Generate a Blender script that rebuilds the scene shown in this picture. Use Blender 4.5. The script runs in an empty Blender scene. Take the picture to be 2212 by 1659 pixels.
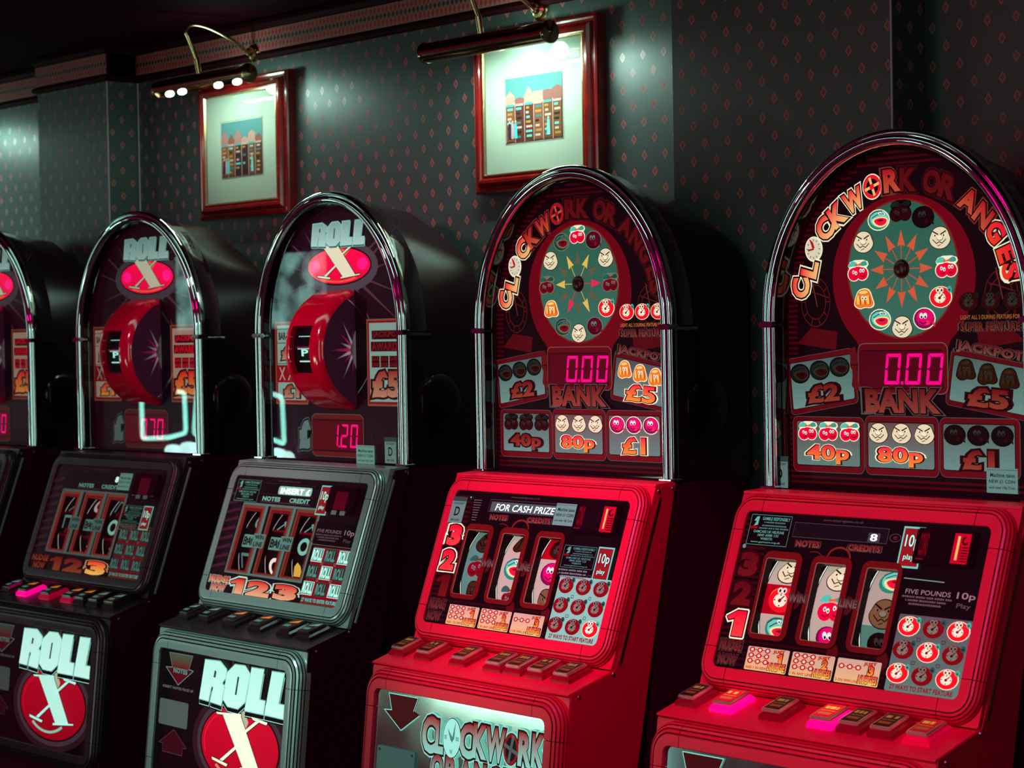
import bpy, bmesh, math, random
from mathutils import Vector, Matrix
from mathutils.geometry import tessellate_polygon
random.seed(7)
sc = bpy.context.scene
COL = sc.collection
PI = math.pi
cos, sin = math.cos, math.sin

def lin(r, g, b):
    f = lambda c: (c/255/12.92) if c/255 <= .04045 else ((c/255+.055)/1.055)**2.4
    return (f(r), f(g), f(b))

# ------------------------------------------------------------------ camera
cam = bpy.data.cameras.new('camera'); cam_o = bpy.data.objects.new('camera', cam); COL.objects.link(cam_o)
fw = Vector((-0.75264735, 0.65806891, -0.02161638))
rt = Vector((0.65840703, 0.75245707, -0.01756554))
up = Vector((-0.00470606, 0.02745303, 0.99961202))
cam_o.matrix_world = Matrix(((rt.x, up.x, -fw.x, 3.14588), (rt.y, up.y, -fw.y, -2.90851), (rt.z, up.z, -fw.z, 1.5), (0, 0, 0, 1)))
cam.sensor_width = 36; cam.lens = 4648.33/2212*36
cam.dof.use_dof = True; cam.dof.focus_distance = 4.0; cam.dof.aperture_fstop = 8.0
cam.clip_start = .05
sc.camera = cam_o
# ------------------------------------------------------------------ world, lights, exposure
w = bpy.data.worlds.new('world'); sc.world = w; w.use_nodes = True
w.node_tree.nodes['Background'].inputs[0].default_value = (1.0, .03, .24, 1)
w.node_tree.nodes['Background'].inputs[1].default_value = .07
sc.view_settings.view_transform = 'Standard'; sc.view_settings.look = 'None'
sc.view_settings.exposure = 0; sc.view_settings.gamma = 1; sc.view_settings.use_curve_mapping = False
try:
    sc.cycles.use_denoising = True
except Exception: pass

def aim(o, to):
    o.rotation_euler = (Vector(to)-o.location).to_track_quat('-Z', 'Y').to_euler()
def area(name, loc, to, sx, sy, power, col, spread=180):
    l = bpy.data.lights.new(name, 'AREA'); l.shape = 'RECTANGLE'; l.size = sx; l.size_y = sy
    l.energy = power; l.color = col; l.spread = math.radians(spread)
    o = bpy.data.objects.new(name, l); COL.objects.link(o); o.location = loc; aim(o, to); return o
def spot(name, loc, to, power, col, ang, blend=.6, size=.08):
    l = bpy.data.lights.new(name, 'SPOT'); l.energy = power; l.color = col; l.spot_size = math.radians(ang); l.spot_blend = blend
    l.shadow_soft_size = size
    o = bpy.data.objects.new(name, l); COL.objects.link(o); o.location = loc; aim(o, to); return o
TEAL = (.45, 1.0, .86)
# added spots that brighten the consoles and one side panel; no fittings modelled
spot('added_spot', (.10, -1.9, 2.3), (.02, -.12, 1.09), 195, (1.0, .10, .62), 26, 1)
spot('added_spot', (1.15, -1.9, 2.3), (.9, -.2, .98), 92, (1.0, .10, .62), 27, .9)
spot('added_spot', (-.75, -2.0, 2.3), (-.85, -.25, .86), 75, (.55, 1.0, .90), 25, .8)
spot('added_spot', (.98, -.85, 2.3), (.3, -.15, .92), 30, (1.0, .05, .5), 34, .8)
# added wide soft panels out of view, placed to put teal highlights on the chrome
area('chrome_fill', (.05, -2.8, 1.45), (0, 0, 1.4), .55, 1.5, 5.5, TEAL)
area('chrome_fill', (1.9, -2.6, 1.5), (.3, 0, 1.4), .30, 1.4, 4.0, TEAL)
area('chrome_fill', (-4.9, -.60, 1.5), (-1.0, 0, 1.5), .5, 1.8, 4.5, TEAL)
area('chrome_fill', (3.8, -.7, 1.6), (.6, 0, 1.4), .35, 1.5, 1.3, TEAL)
area('chrome_fill', (-1.0, -1.15, 2.95), (-1.0, -.2, 1.6), 3.8, .22, 6.0, TEAL)
spot('added_spot', (-1.2, -1.9, 2.5), (-1.10, 0, 1.52), 80, (1.0, .35, .55), 34, .9)  # added spot brightening the red drum housings
area('glint_fill', (3.3, -4.2, 2.4), (0, 0, 1.4), .2, .08, 2, (.6, 1.0, .9))  # added small panel behind the camera for sharp glints on the chrome
area('red_fill', (-.6, -3.6, 2.5), (0, 0, 1.6), .5, .2, 3.5, (1, .0, .22))  # added red panel tinting the chrome arches; no sign is modelled
area('reflection_fill', (-2.30, -2.35, .86), (0, -.3, .72), .44, .28, 3.0, (.75, 1.0, .75))  # added panels, this and the next, to be mirrored in the lower door
area('reflection_fill', (-1.95, -2.55, .60), (0, -.3, .70), .30, .20, 1.6, (.5, 1.0, .9))
# ------------------------------------------------------------------ materials
def mat(name, base, rough=.5, metal=0, spec=.5, emis=None, es=0, coat=0, alpha=1, trans=0):
    m = bpy.data.materials.new(name); m.use_nodes = True
    b = m.node_tree.nodes['Principled BSDF']
    b.inputs['Base Color'].default_value = (*base, 1); b.inputs['Roughness'].default_value = rough
    b.inputs['Metallic'].default_value = metal; b.inputs['Specular IOR Level'].default_value = spec
    b.inputs['Coat Weight'].default_value = coat; b.inputs['Coat Roughness'].default_value = .08
    if emis: b.inputs['Emission Color'].default_value = (*emis, 1); b.inputs['Emission Strength'].default_value = es
    if trans: b.inputs['Transmission Weight'].default_value = trans
    return m
def nodes(m): return m.node_tree.nodes, m.node_tree.links, m.node_tree.nodes['Principled BSDF']
def noise_rough(m, scale, lo, hi, bump=0, detail=3):
    n, l, b = nodes(m)
    tc = n.new('ShaderNodeTexCoord'); t = n.new('ShaderNodeTexNoise'); t.inputs['Scale'].default_value = scale; t.inputs['Detail'].default_value = detail
    l.new(tc.outputs['Object'], t.inputs['Vector'])
    r = n.new('ShaderNodeMapRange'); r.inputs['To Min'].default_value = lo; r.inputs['To Max'].default_value = hi
    l.new(t.outputs['Fac'], r.inputs['Value']); l.new(r.outputs[0], b.inputs['Roughness'])
    if bump:
        bp = n.new('ShaderNodeBump'); bp.inputs['Strength'].default_value = bump; bp.inputs['Distance'].default_value = .002
        l.new(t.outputs['Fac'], bp.inputs['Height']); l.new(bp.outputs[0], b.inputs['Normal'])
    return m
M_chrome = mat('chrome', (.80, .92, .88), .05, 1)
M_silver = mat('silver_trim', (.46, .62, .58), .27, .5)
M_groove = mat('groove_shadow_line', (.012, .008, .010), .6, 0, .2)
M_groove_red = mat('groove_shade_red', lin(165, 0, 36), .5, 0, .2)  # darker red paints shade into the rib grooves
M_dimtrim = mat('dark_shaded_trim', (.10, .06, .075), .34, .8)  # darker silver copy: dim light painted in on left machines; also drum-machine shelves
M_red = noise_rough(mat('red_paint', lin(240, 0, 58), .38, 0, .35), 160, .35, .43, .03)
M_redgloss = mat('red_gloss_plastic', lin(225, 0, 50), .12, 0, .6, coat=.6)
M_hood = mat('black_gloss_hood', (.012, .006, .009), .10, 0, .6, coat=.5)
M_black = noise_rough(mat('black_board', (.055, .0008, .018), .75, 0, .03), 40, .65, .8)
M_housing = noise_rough(mat('housing_lacquer', (.014, .003, .005), .3, 0, .6), 3, .27, .30, 0, 0)
M_blackgloss = mat('black_gloss', (.008, .003, .005), .12, 0, .5)
M_purple = mat('dark_purple_side', (.05, .008, .03), .4)
M_brass = mat('brass', (.72, .50, .22), .18, 1)
M_darkbrass = mat('dark_brass', (.42, .27, .16), .14, 1)
M_mahog = mat('mahogany', lin(120, 12, 10), .22, 0, .5, coat=.5)
n, l, b = nodes(M_mahog)
tc = n.new('ShaderNodeTexCoord'); wv = n.new('ShaderNodeTexNoise'); wv.inputs['Scale'].default_value = 30; wv.inputs['Detail'].default_value = 6
rp = n.new('ShaderNodeValToRGB'); rp.color_ramp.elements[0].color = (*lin(80, 4, 6), 1); rp.color_ramp.elements[1].color = (*lin(170, 24, 16), 1)
l.new(tc.outputs['Object'], wv.inputs['Vector']); l.new(wv.outputs['Fac'], rp.inputs['Fac']); l.new(rp.outputs[0], b.inputs['Base Color'])
M_gilt = mat('gilt', (.75, .52, .25), .25, 1)
M_bulb = mat('bulb', (1, 1, 1), .2, emis=(.75, 1, .85), es=3.5)
M_screw = mat('screw_head', (.7, .55, .4), .3, 1)
M_base_dark = mat('button_base_dark', (.02, .008, .01), .25)
M_base_red = mat('button_base_red', lin(150, 0, 30), .18, emis=lin(200, 0, 40), es=.05)
M_base_lit = mat('button_base_lit', lin(255, 0, 90), .2, emis=(1, 0, .28), es=.95)
M_base_mid = mat('button_base_mid', lin(255, 0, 60), .2, emis=(1, 0, .10), es=.16)
M_cap = mat('button_cap', (.85, .72, .55), .22, .85)
M_cap_dark = mat('button_cap_dark', (.30, .27, .25), .2, 1)

# printed panel art: colour and backlight are stored on the faces
M_art = mat('printed_panel', (1, 1, 1), .4, 0, .12)
n, l, b = nodes(M_art)
a1 = n.new('ShaderNodeAttribute'); a1.attribute_name = 'col'
a2 = n.new('ShaderNodeAttribute'); a2.attribute_name = 'glow'
mx = n.new('ShaderNodeVectorMath'); mx.operation = 'SCALE'; mx.inputs['Scale'].default_value = .38
l.new(a1.outputs['Color'], mx.inputs[0]); l.new(mx.outputs[0], b.inputs['Base Color'])
l.new(a1.outputs['Color'], b.inputs['Emission Color']); l.new(a2.outputs['Fac'], b.inputs['Emission Strength'])

M_paper = mat('mounted_print', (1, 1, 1), .7, 0, .2)
n, l, b = nodes(M_paper)
a1 = n.new('ShaderNodeAttribute'); a1.attribute_name = 'col'; l.new(a1.outputs['Color'], b.inputs['Base Color'])

# clear glass: see-through with a fresnel reflection
M_glass = bpy.data.materials.new('clear_glass'); M_glass.use_nodes = True
n = M_glass.node_tree.nodes; l = M_glass.node_tree.links; n.clear()
out = n.new('ShaderNodeOutputMaterial'); mi = n.new('ShaderNodeMixShader'); tr = n.new('ShaderNodeBsdfTransparent'); gl = n.new('ShaderNodeBsdfGlossy')
fr = n.new('ShaderNodeFresnel'); ge = n.new('ShaderNodeNewGeometry'); im = n.new('ShaderNodeMapRange'); im.inputs['To Min'].default_value = 1.6; im.inputs['To Max'].default_value = .625; l.new(ge.outputs['Backfacing'], im.inputs['Value']); l.new(im.outputs[0], fr.inputs['IOR']); gl.inputs['Roughness'].default_value = .015
l.new(fr.outputs[0], mi.inputs[0]); l.new(tr.outputs[0], mi.inputs[1]); l.new(gl.outputs[0], mi.inputs[2]); l.new(mi.outputs[0], out.inputs['Surface'])

# wallpaper: staggered diamonds on a muted green ground; UV holds metres
def wallpaper():
    m = mat('diamond_wallpaper', (.05, .1, .09), .36, 0, .9)
    n, l, b = nodes(m)
    uv = n.new('ShaderNodeUVMap'); sep = n.new('ShaderNodeSeparateXYZ'); l.new(uv.outputs[0], sep.inputs[0])
    def mth(op, a, c=None, d=None):
        q = n.new('ShaderNodeMath'); q.operation = op
        for i, v in enumerate((a, c, d)):
            if v is None: continue
            if isinstance(v, (int, float)): q.inputs[i].default_value = v
            else: l.new(v, q.inputs[i])
        return q.outputs[0]
    PX, PZ = .062, .071
    def cell(ox, oz):   # diamond distance for one of the two lattices
        a = mth('DIVIDE', mth('ADD', sep.outputs[0], ox), PX); c = mth('DIVIDE', mth('ADD', sep.outputs[1], oz), PZ)
        a = mth('SUBTRACT', mth('FRACT', a), .5); c = mth('SUBTRACT', mth('FRACT', c), .5)
        a = mth('MULTIPLY', mth('ABSOLUTE', a), PX/.0084); c = mth('MULTIPLY', mth('ABSOLUTE', c), PZ/.0114)
        return mth('ADD', a, c)
    d = mth('MINIMUM', cell(0, 0), cell(PX/2, PZ/2))
    inside = mth('LESS_THAN', d, 1.0)
    rim = mth('MULTIPLY', inside, mth('GREATER_THAN', d, .62))
    mid = mth('LESS_THAN', d, .22)
    paint = mth('SUBTRACT', 1, mth('MULTIPLY', mth('SUBTRACT', 1, rim), .72))
    no = n.new('ShaderNodeTexNoise'); no.inputs['Scale'].default_value = 900; l.new(uv.outputs[0], no.inputs['Vector'])
    g = n.new('ShaderNodeValToRGB'); g.color_ramp.elements[0].position = .35; g.color_ramp.elements[1].position = .65
    g.color_ramp.elements[0].color = (.030, .041, .039, 1); g.color_ramp.elements[1].color = (.050, .066, .062, 1); l.new(no.outputs['Fac'], g.inputs['Fac'])
    c1 = n.new('ShaderNodeMix'); c1.data_type = 'RGBA'; c1.inputs[7].default_value = (.55, .12, .10, 1)
    l.new(g.outputs[0], c1.inputs[6]); l.new(mth('MULTIPLY', inside, paint), c1.inputs[0])
    c2 = n.new('ShaderNodeMix'); c2.data_type = 'RGBA'; c2.inputs[7].default_value = (.30, .05, .05, 1)
    l.new(c1.outputs[2], c2.inputs[6]); l.new(mth('MULTIPLY', mid, .6), c2.inputs[0])
    l.new(c2.outputs[2], b.inputs['Base Color'])
    rg = n.new('ShaderNodeMapRange'); rg.inputs['To Min'].default_value = .40; rg.inputs['To Max'].default_value = .30
    l.new(inside, rg.inputs['Value']); l.new(rg.outputs[0], b.inputs['Roughness'])
    bp = n.new('ShaderNodeBump'); bp.inputs['Strength'].default_value = .25; bp.inputs['Distance'].default_value = .0006
    l.new(no.outputs['Fac'], bp.inputs['Height']); l.new(bp.outputs[0], b.inputs['Normal'])
    return m
M_wall = wallpaper()
def border():
    m = mat('patterned_border', (.25, .05, .04), .5)
    n, l, b = nodes(m)
    uv = n.new('ShaderNodeUVMap'); sep = n.new('ShaderNodeSeparateXYZ'); l.new(uv.outputs[0], sep.inputs[0])
    def mth(op, a, c=None):
        q = n.new('ShaderNodeMath'); q.operation = op
        for i, v in enumerate((a, c)):
            if v is None: continue
            if isinstance(v, (int, float)): q.inputs[i].default_value = v
            else: l.new(v, q.inputs[i])
        return q.outputs[0]
    def dia(px, hx, cz, hz, ox=0):
        a = mth('ABSOLUTE', mth('SUBTRACT', mth('FRACT', mth('DIVIDE', mth('ADD', sep.outputs[0], ox), px)), .5))
        a = mth('MULTIPLY', a, px/hx); c = mth('MULTIPLY', mth('ABSOLUTE', mth('SUBTRACT', sep.outputs[1], cz)), 1/hz)
        return mth('LESS_THAN', mth('ADD', a, c), 1)
    c1 = n.new('ShaderNodeMix'); c1.data_type = 'RGBA'; c1.inputs[6].default_value = (.36, .13, .10, 1); c1.inputs[7].default_value = (.40, .02, .03, 1)
    red = mth('MAXIMUM', dia(.016, .006, .014, .011), dia(.016, .006, .046, .011)); l.new(red, c1.inputs[0])
    c2 = n.new('ShaderNodeMix'); c2.data_type = 'RGBA'; c2.inputs[7].default_value = (.03, .035, .04, 1); l.new(c1.outputs[2], c2.inputs[6])
    l.new(dia(.016, .007, .030, .009, .008), c2.inputs[0]); l.new(c2.outputs[2], b.inputs['Base Color'])
    return m
M_border = border()
M_trimwood = mat('dark_moulding', (.03, .002, .004), .7, 0, .06)
M_ceil = mat('ceiling_paint', (.028, .0006, .006), .85, 0, .03)
M_floor = mat('carpet', (.06, .008, .012), .9)
n, l, b = nodes(M_floor)
vo = n.new('ShaderNodeTexVoronoi'); vo.inputs['Scale'].default_value = 9; tc = n.new('ShaderNodeTexCoord'); l.new(tc.outputs['Object'], vo.inputs['Vector'])
rp = n.new('ShaderNodeValToRGB'); rp.color_ramp.elements[0].color = (.09, .01, .012, 1); rp.color_ramp.elements[1].color = (.012, .02, .02, 1)
l.new(vo.outputs['Distance'], rp.inputs['Fac']); l.new(rp.outputs[0], b.inputs['Base Color'])

# ------------------------------------------------------------------ builders
def link(name, me, parent=None, m=None, smooth=False):
    o = bpy.data.objects.new(name, me); COL.objects.link(o)
    if parent: o.parent = parent
    if m: me.materials.append(m)
    if smooth:
        for p in me.polygons: p.use_smooth = True
    return o
def tag(o, label=None, cat=None, group=None, kind=None):
    if label: o['label'] = label
    if cat: o['category'] = cat
    if group: o['group'] = group
    if kind: o['kind'] = kind
    return o
def mesh(name, vs, fs, parent, m, smooth=False, label=None):
    me = bpy.data.meshes.new(name); me.from_pydata([tuple(v) for v in vs], [], fs); me.update()
    bm = bmesh.new(); bm.from_mesh(me); bmesh.ops.recalc_face_normals(bm, faces=bm.faces[:]); bm.to_mesh(me); bm.free()
    o = link(name, me, parent, m, False)
    if smooth: smooth_by_angle(me)
    return tag(o, label)
def smooth_by_angle(me, a=40):
    for p in me.polygons: p.use_smooth = True
    bm = bmesh.new(); bm.from_mesh(me)
    for e in bm.edges:
        if len(e.link_faces) == 2 and e.calc_face_angle(0) > math.radians(a): e.smooth = False
    bm.to_mesh(me); bm.free()
def bevbox(name, x0, x1, y0, y1, z0, z1, parent, m, r=.002, seg=1, X=None, label=None):
    bm = bmesh.new(); bmesh.ops.create_cube(bm, size=1)
    for v in bm.verts: v.co = Vector(((x0+x1)/2+v.co.x*(x1-x0), (y0+y1)/2+v.co.y*(y1-y0), (z0+z1)/2+v.co.z*(z1-z0)))
    if r: bmesh.ops.bevel(bm, geom=bm.edges[:], offset=r, segments=seg, affect='EDGES')
    if X:
        for v in bm.verts: v.co = X(v.co)
    me = bpy.data.meshes.new(name); bm.to_mesh(me); bm.free()
    return tag(link(name, me, parent, m), label)
def prism(name, prof, x0, x1, parent, m, r=.0, label=None):   # (y,z) outline extruded along x
    n_ = len(prof)
    vs = [(x0, y, z) for y, z in prof]+[(x1, y, z) for y, z in prof]
    fs = [tuple(range(n_)), tuple(range(2*n_-1, n_-1, -1))]+[(i, (i+1) % n_, n_+(i+1) % n_, n_+i) for i in range(n_)]
    return mesh(name, vs, fs, parent, m, label=label)
def tube(name, pts, r, parent, m, n_=12, closed=False, label=None, ry=None, rs=None):
    vs, fs = [], []; N = len(pts); pts = [Vector(p) for p in pts]
    prev = None
    for i, p in enumerate(pts):
        t = (pts[min(i+1, N-1)]-pts[max(i-1, 0)]).normalized()
        if prev is None:
            a = Vector((0, 1, 0)) if abs(t.y) < .9 else Vector((1, 0, 0))
            s = t.cross(a).normalized()
        else:
            s = (prev-t*prev.dot(t)).normalized()
        prev = s; q = t.cross(s)
        rr = rs[i] if rs else r
        for k in range(n_):
            an = 2*PI*k/n_
            vs.append(p+s*cos(an)*rr+q*sin(an)*(ry if ry else rr))
    for i in range(N-1):
        for k in range(n_): fs.append((i*n_+k, i*n_+(k+1) % n_, (i+1)*n_+(k+1) % n_, (i+1)*n_+k))
    fs.append(tuple(range(n_))[::-1]); fs.append(tuple((N-1)*n_+k for k in range(n_)))
    return mesh(name, vs, fs, parent, m, True, label)
def lathe(name, prof, c, ax, parent, m, n_=24, label=None):   # prof (r, h) turned about axis ax at c
    ax = Vector(ax).normalized(); a = Vector((0, 0, 1)) if abs(ax.z) < .9 else Vector((1, 0, 0))
    s = ax.cross(a).normalized(); q = ax.cross(s); c = Vector(c); vs, fs = [], []
    for r, h in prof:
        for k in range(n_): vs.append(c+ax*h+(s*cos(2*PI*k/n_)+q*sin(2*PI*k/n_))*r)
    for i in range(len(prof)-1):
        for k in range(n_): fs.append((i*n_+k, i*n_+(k+1) % n_, (i+1)*n_+(k+1) % n_, (i+1)*n_+k))
    fs.append(tuple(range(n_))); fs.append(tuple((len(prof)-1)*n_+k for k in range(n_))[::-1])
    return mesh(name, vs, fs, parent, m, True, label)

class Plane:      # a tilted panel: u to the right, v up the panel, n towards the player
    def __init__(s, o, v, n=None):
        s.o = Vector(o); s.v = Vector(v).normalized(); s.u = Vector((1, 0, 0)); s.n = s.u.cross(s.v)
    def __call__(s, u, v, w=0): return s.o+s.u*u+s.v*v+s.n*w
P_UP = Plane((0, .028, 0), (0, 0, 1))
P_SC = Plane((0, -.1838, .9262), (0, .0966, .2616))
P_SH = Plane((0, -.1842, .8817), (0, .1014, .0292))       # v up the slope, so forward is negative
P_LD = Plane((0, -.303, .8525), (0, .11, 1))

TXT = {}
def glyphs(t, off, font_res=3):
    k = (t, off)
    if k not in TXT:
        c = bpy.data.curves.new('t', 'FONT'); c.body = t; c.size = 1; c.offset = off; c.resolution_u = font_res; c.space_character = 1.0+off*1.4
        o = bpy.data.objects.new('t', c); me = bpy.data.meshes.new_from_object(o)
        TXT[k] = ([(v.co.x, v.co.y) for v in me.vertices], [tuple(p.vertices) for p in me.polygons])
        bpy.data.objects.remove(o); bpy.data.curves.remove(c); bpy.data.meshes.remove(me)
    return TXT[k]

def mixc(a, b, t): return tuple(a[i]+(b[i]-a[i])*t for i in range(3))
class Art:
    def __init__(s, M): s.M = M; s.vs = []; s.fs = []; s.cs = []; s.gs = []
    def _add(s, pts, fs, c, g, w, c2=None, gax=1, rng=None):
        base = len(s.vs)
        if c2 is not None:
            vals = [p[gax] for p in pts]; lo, hi = rng or (min(vals), max(vals))
        for p in pts: s.vs.append(s.M(p[0], p[1], w))
        cc = [c if c2 is None else mixc(c2, c, max(0, min(1, (p[gax]-lo)/max(1e-9, hi-lo)))) for p in pts]
        for f in fs:
            s.fs.append(tuple(base+i for i in f)); s.cs.append([cc[i] for i in f]); s.gs.append(g)
    def poly(s, pts, c, g=0, w=0, c2=None, holes=()):
        loops = [[Vector((p[0], p[1], 0)) for p in L_] for L_ in [pts]+list(holes)]
        flat = [p for L_ in [pts]+list(holes) for p in L_]
        s._add(flat, [tuple(t) for t in tessellate_polygon(loops)], c, g, w, c2)
    def disc(s, cx, cy, rx, ry, c, g=0, w=0, n_=26, c2=None, a0=0, a1=360):
        a = [math.radians(a0+(a1-a0)*i/n_) for i in range(n_+1)]
        pts = [(cx, cy)]+[(cx+rx*.5*cos(t), cy+ry*.5*sin(t)) for t in a]+[(cx+rx*cos(t), cy+ry*sin(t)) for t in a]
        m_ = n_+1; fs = []
        for i in range(n_):
            fs += [(0, 1+i, 2+i), (1+i, 1+m_+i, 2+m_+i, 2+i)]
        s._add(pts, fs, c, g, w, c2)
    def ring(s, cx, cy, rx, ry, tx, ty, c, g=0, w=0, n_=40, a0=0, a1=360):
        a = [math.radians(a0+(a1-a0)*i/n_) for i in range(n_+1)]
        pts = [(cx+rx*cos(t), cy+ry*sin(t)) for t in a]+[(cx+(rx-tx)*cos(t), cy+(ry-ty)*sin(t)) for t in a]
        s._add(pts, [(i, i+1, i+n_+2, i+n_+1) for i in range(n_)], c, g, w)
    def rect(s, x0, y0, x1, y1, c, g=0, w=0, c2=None): s._add([(x0, y0), (x1, y0), (x1, y1), (x0, y1)], [(0, 1, 2, 3)], c, g, w, c2)
    def rr(s, x0, y0, x1, y1, r, c, g=0, w=0, c2=None): s.poly(rrp(x0, y0, x1, y1, r), c, g, w, c2)
    def box(s, x0, y0, x1, y1, t, r, c, g=0, w=0):
        s.poly(rrp(x0, y0, x1, y1, r), c, g, w, holes=[rrp(x0+t, y0+t, x1-t, y1-t, max(r-t, .0003))])
    def line(s, pts, wd, c, g=0, w=0, closed=False):
        P = [Vector((p[0], p[1])) for p in pts]
        if closed: P.append(P[0])
        for a, b_ in zip(P[:-1], P[1:]):
            d = (b_-a)
            if d.length < 1e-7: continue
            q = Vector((-d.y, d.x)).normalized()*wd/2; e = d.normalized()*wd*.3
            s._add([a-e+q, a-e-q, b_+e-q, b_+e+q], [(0, 1, 2, 3)], c, g, w)
    def text(s, t, x0, y0, x1, y1, c, g=0, w=0, c2=None, bold=.02, outl=(), rot=0, shear=0, fit=True):
        if t == '1':
            P1 = [(.0, .74), (.50, 1), (1, 1), (1, 0), (.42, 0), (.42, .70), (.10, .62)]
            Q = [(x0+(x1-x0)*a, y0+(y1-y0)*b_) for a, b_ in P1]
            if outl: s.line(Q, (x1-x0)*.22, outl[0][1], outl[0][2], w, closed=True)
            if len(outl) > 1: s.line(Q, (x1-x0)*.09, outl[1][1], outl[1][2], w+.0003, closed=True)
            s.poly(Q, c, g, w+.0006, c2=c2); return
        V, F = glyphs(t, bold)
        bx0 = min(p[0] for p in V); bx1 = max(p[0] for p in V); by0 = min(p[1] for p in V); by1 = max(p[1] for p in V)
        W_, H_ = x1-x0, y1-y0; cx, cy = (x0+x1)/2, (y0+y1)/2
        cr, sr = cos(math.radians(rot)), sin(math.radians(rot))
        def put(VV):
            r_ = []
            for a, b_ in VV:
                u = ((a-bx0)/(bx1-bx0)-.5)*W_; v = ((b_-by0)/(by1-by0)-.5)*H_
                u += shear*v; r_.append((cx+u*cr-v*sr, cy+u*sr+v*cr))
            return r_
        for i, (o_, oc, og) in enumerate(outl):
            V2, F2 = glyphs(t, bold+o_)
            dx = (min(p[0] for p in V2)+max(p[0] for p in V2))/2-(bx0+bx1)/2
            s._add(put([(p[0]-dx, p[1]) for p in V2]), F2, oc, og, w+i*.0003)
        pts = put(V); k = len(outl)
        if c2 is not None:
            lc = [(p[1]-by0)/(by1-by0) for p in V]
            base = len(s.vs)
            for p in pts: s.vs.append(s.M(p[0], p[1], w+k*.0003))
            for f in F:
                s.fs.append(tuple(base+i for i in f)); s.cs.append([mixc(c2, c, lc[i]) for i in f]); s.gs.append(g)
        else: s._add(pts, F, c, g, w+k*.0003)
    def dashes(s, x0, y0, x1, y1, c, g, w, seed=1):
        rn = random.Random(seed); x = x0; h_ = y1-y0
        while x < x1-h_*.4:
            wd = h_*(.5+.9*rn.random()); e = min(x1, x+wd)
            s.rect(x, y0+h_*.1, e, y1-h_*.1*rn.random(), c, g, w)
            x = e+h_*(.22 if rn.random() < .75 else .7)
    def build(s, name, parent, label=None, m=None):
        me = bpy.data.meshes.new(name); me.from_pydata([tuple(v) for v in s.vs], [], s.fs); me.update()
        ca = me.color_attributes.new('col', 'FLOAT_COLOR', 'CORNER'); i = 0
        buf = []
        for cl in s.cs:
            for c in cl: buf += [c[0], c[1], c[2], 1.0]
        ca.data.foreach_set('color', buf)
        ga = me.attributes.new('glow', 'FLOAT', 'FACE'); ga.data.foreach_set('value', [float(x) for x in s.gs])
        return tag(link(name, me, parent, m or M_art), label)
def rrp(x0, y0, x1, y1, r, n_=5):
    P = []
    for cx, cy, a in ((x1-r, y1-r, 0), (x0+r, y1-r, 90), (x0+r, y0+r, 180), (x1-r, y0+r, 270)):
        for i in range(n_+1):
            t = math.radians(a+90*i/n_); P.append((cx+r*cos(t), cy+r*sin(t)))
    return P
def rquad(q, r=.010, n_=4):       # any convex quad with rounded corners
    P = []; N = len(q)
    for i in range(N):
        a, b_, c = Vector(q[i-1]), Vector(q[i]), Vector(q[(i+1) % N])
        p0 = b_+(a-b_).normalized()*r; p1 = b_+(c-b_).normalized()*r
        for k in range(n_+1):
            t = k/n_; P.append(tuple(p0*(1-t)**2+b_*2*t*(1-t)+p1*t*t))
    return P
def inset(q, d):
    c = sum((Vector(p) for p in q), Vector((0, 0)))/len(q)
    return [tuple(Vector(p)+(c-Vector(p)).normalized()*d*1.35) for p in q]

# frame with a ribbed outer roll, split into four rails and four corners
def ribbed_frame(M, x0, y0, x1, y1, r, prof, parent, m, stem, ext=.022, gap=.0012, rails=(1, 1, 1, 1)):
    prof, grv = prof; NP = len(prof)
    def piece(path, name):     # path: list of (px,py,nx,ny, grow) with outward normals
        vs, fs = [], []
        for (px, py, nx, ny) in path:
            for (s_, t_) in prof: vs.append(M(px+nx*s_, py+ny*s_, t_))
        for i in range(len(path)-1):
            for k in range(NP-1): fs.append((i*NP+k, i*NP+k+1, (i+1)*NP+k+1, (i+1)*NP+k))
        o = mesh(name, vs, fs, parent, m, True); o.data.materials.append(M_groove_red if m is M_red else M_groove)
        for p in o.data.polygons:
            if (min(p.vertices) % NP) in grv: p.material_index = 1
        return o
    cs = [((x1-r, y1-r), 0, 'tr'), ((x0+r, y1-r), 90, 'tl'), ((x0+r, y0+r), 180, 'bl'), ((x1-r, y0+r), 270, 'br')]
    for (cx, cy), a, _ in cs:
        path = []
        t0 = math.radians(a); d0 = (cos(t0), sin(t0)); tan0 = (sin(t0), -cos(t0))
        path.append((cx+r*d0[0]+tan0[0]*ext, cy+r*d0[1]+tan0[1]*ext, *d0))
        for i in range(9):
            t = math.radians(a+90*i/8); path.append((cx+r*cos(t), cy+r*sin(t), cos(t), sin(t)))
        t1 = math.radians(a+90); d1 = (cos(t1), sin(t1)); tan1 = (-sin(t1), cos(t1))
        path.append((cx+r*d1[0]+tan1[0]*ext, cy+r*d1[1]+tan1[1]*ext, *d1))
        piece(path, stem+'_corner')
    e = r+ext+gap
    for i, path in enumerate(([(x0+e, y1, 0, 1), (x1-e, y1, 0, 1)], [(x0+e, y0, 0, -1), (x1-e, y0, 0, -1)],
                 [(x0, y0+e, -1, 0), (x0, y1-e, -1, 0)], [(x1, y0+e, 1, 0), (x1, y1-e, 1, 0)])):
        piece(path, stem+'_rail')
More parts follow.
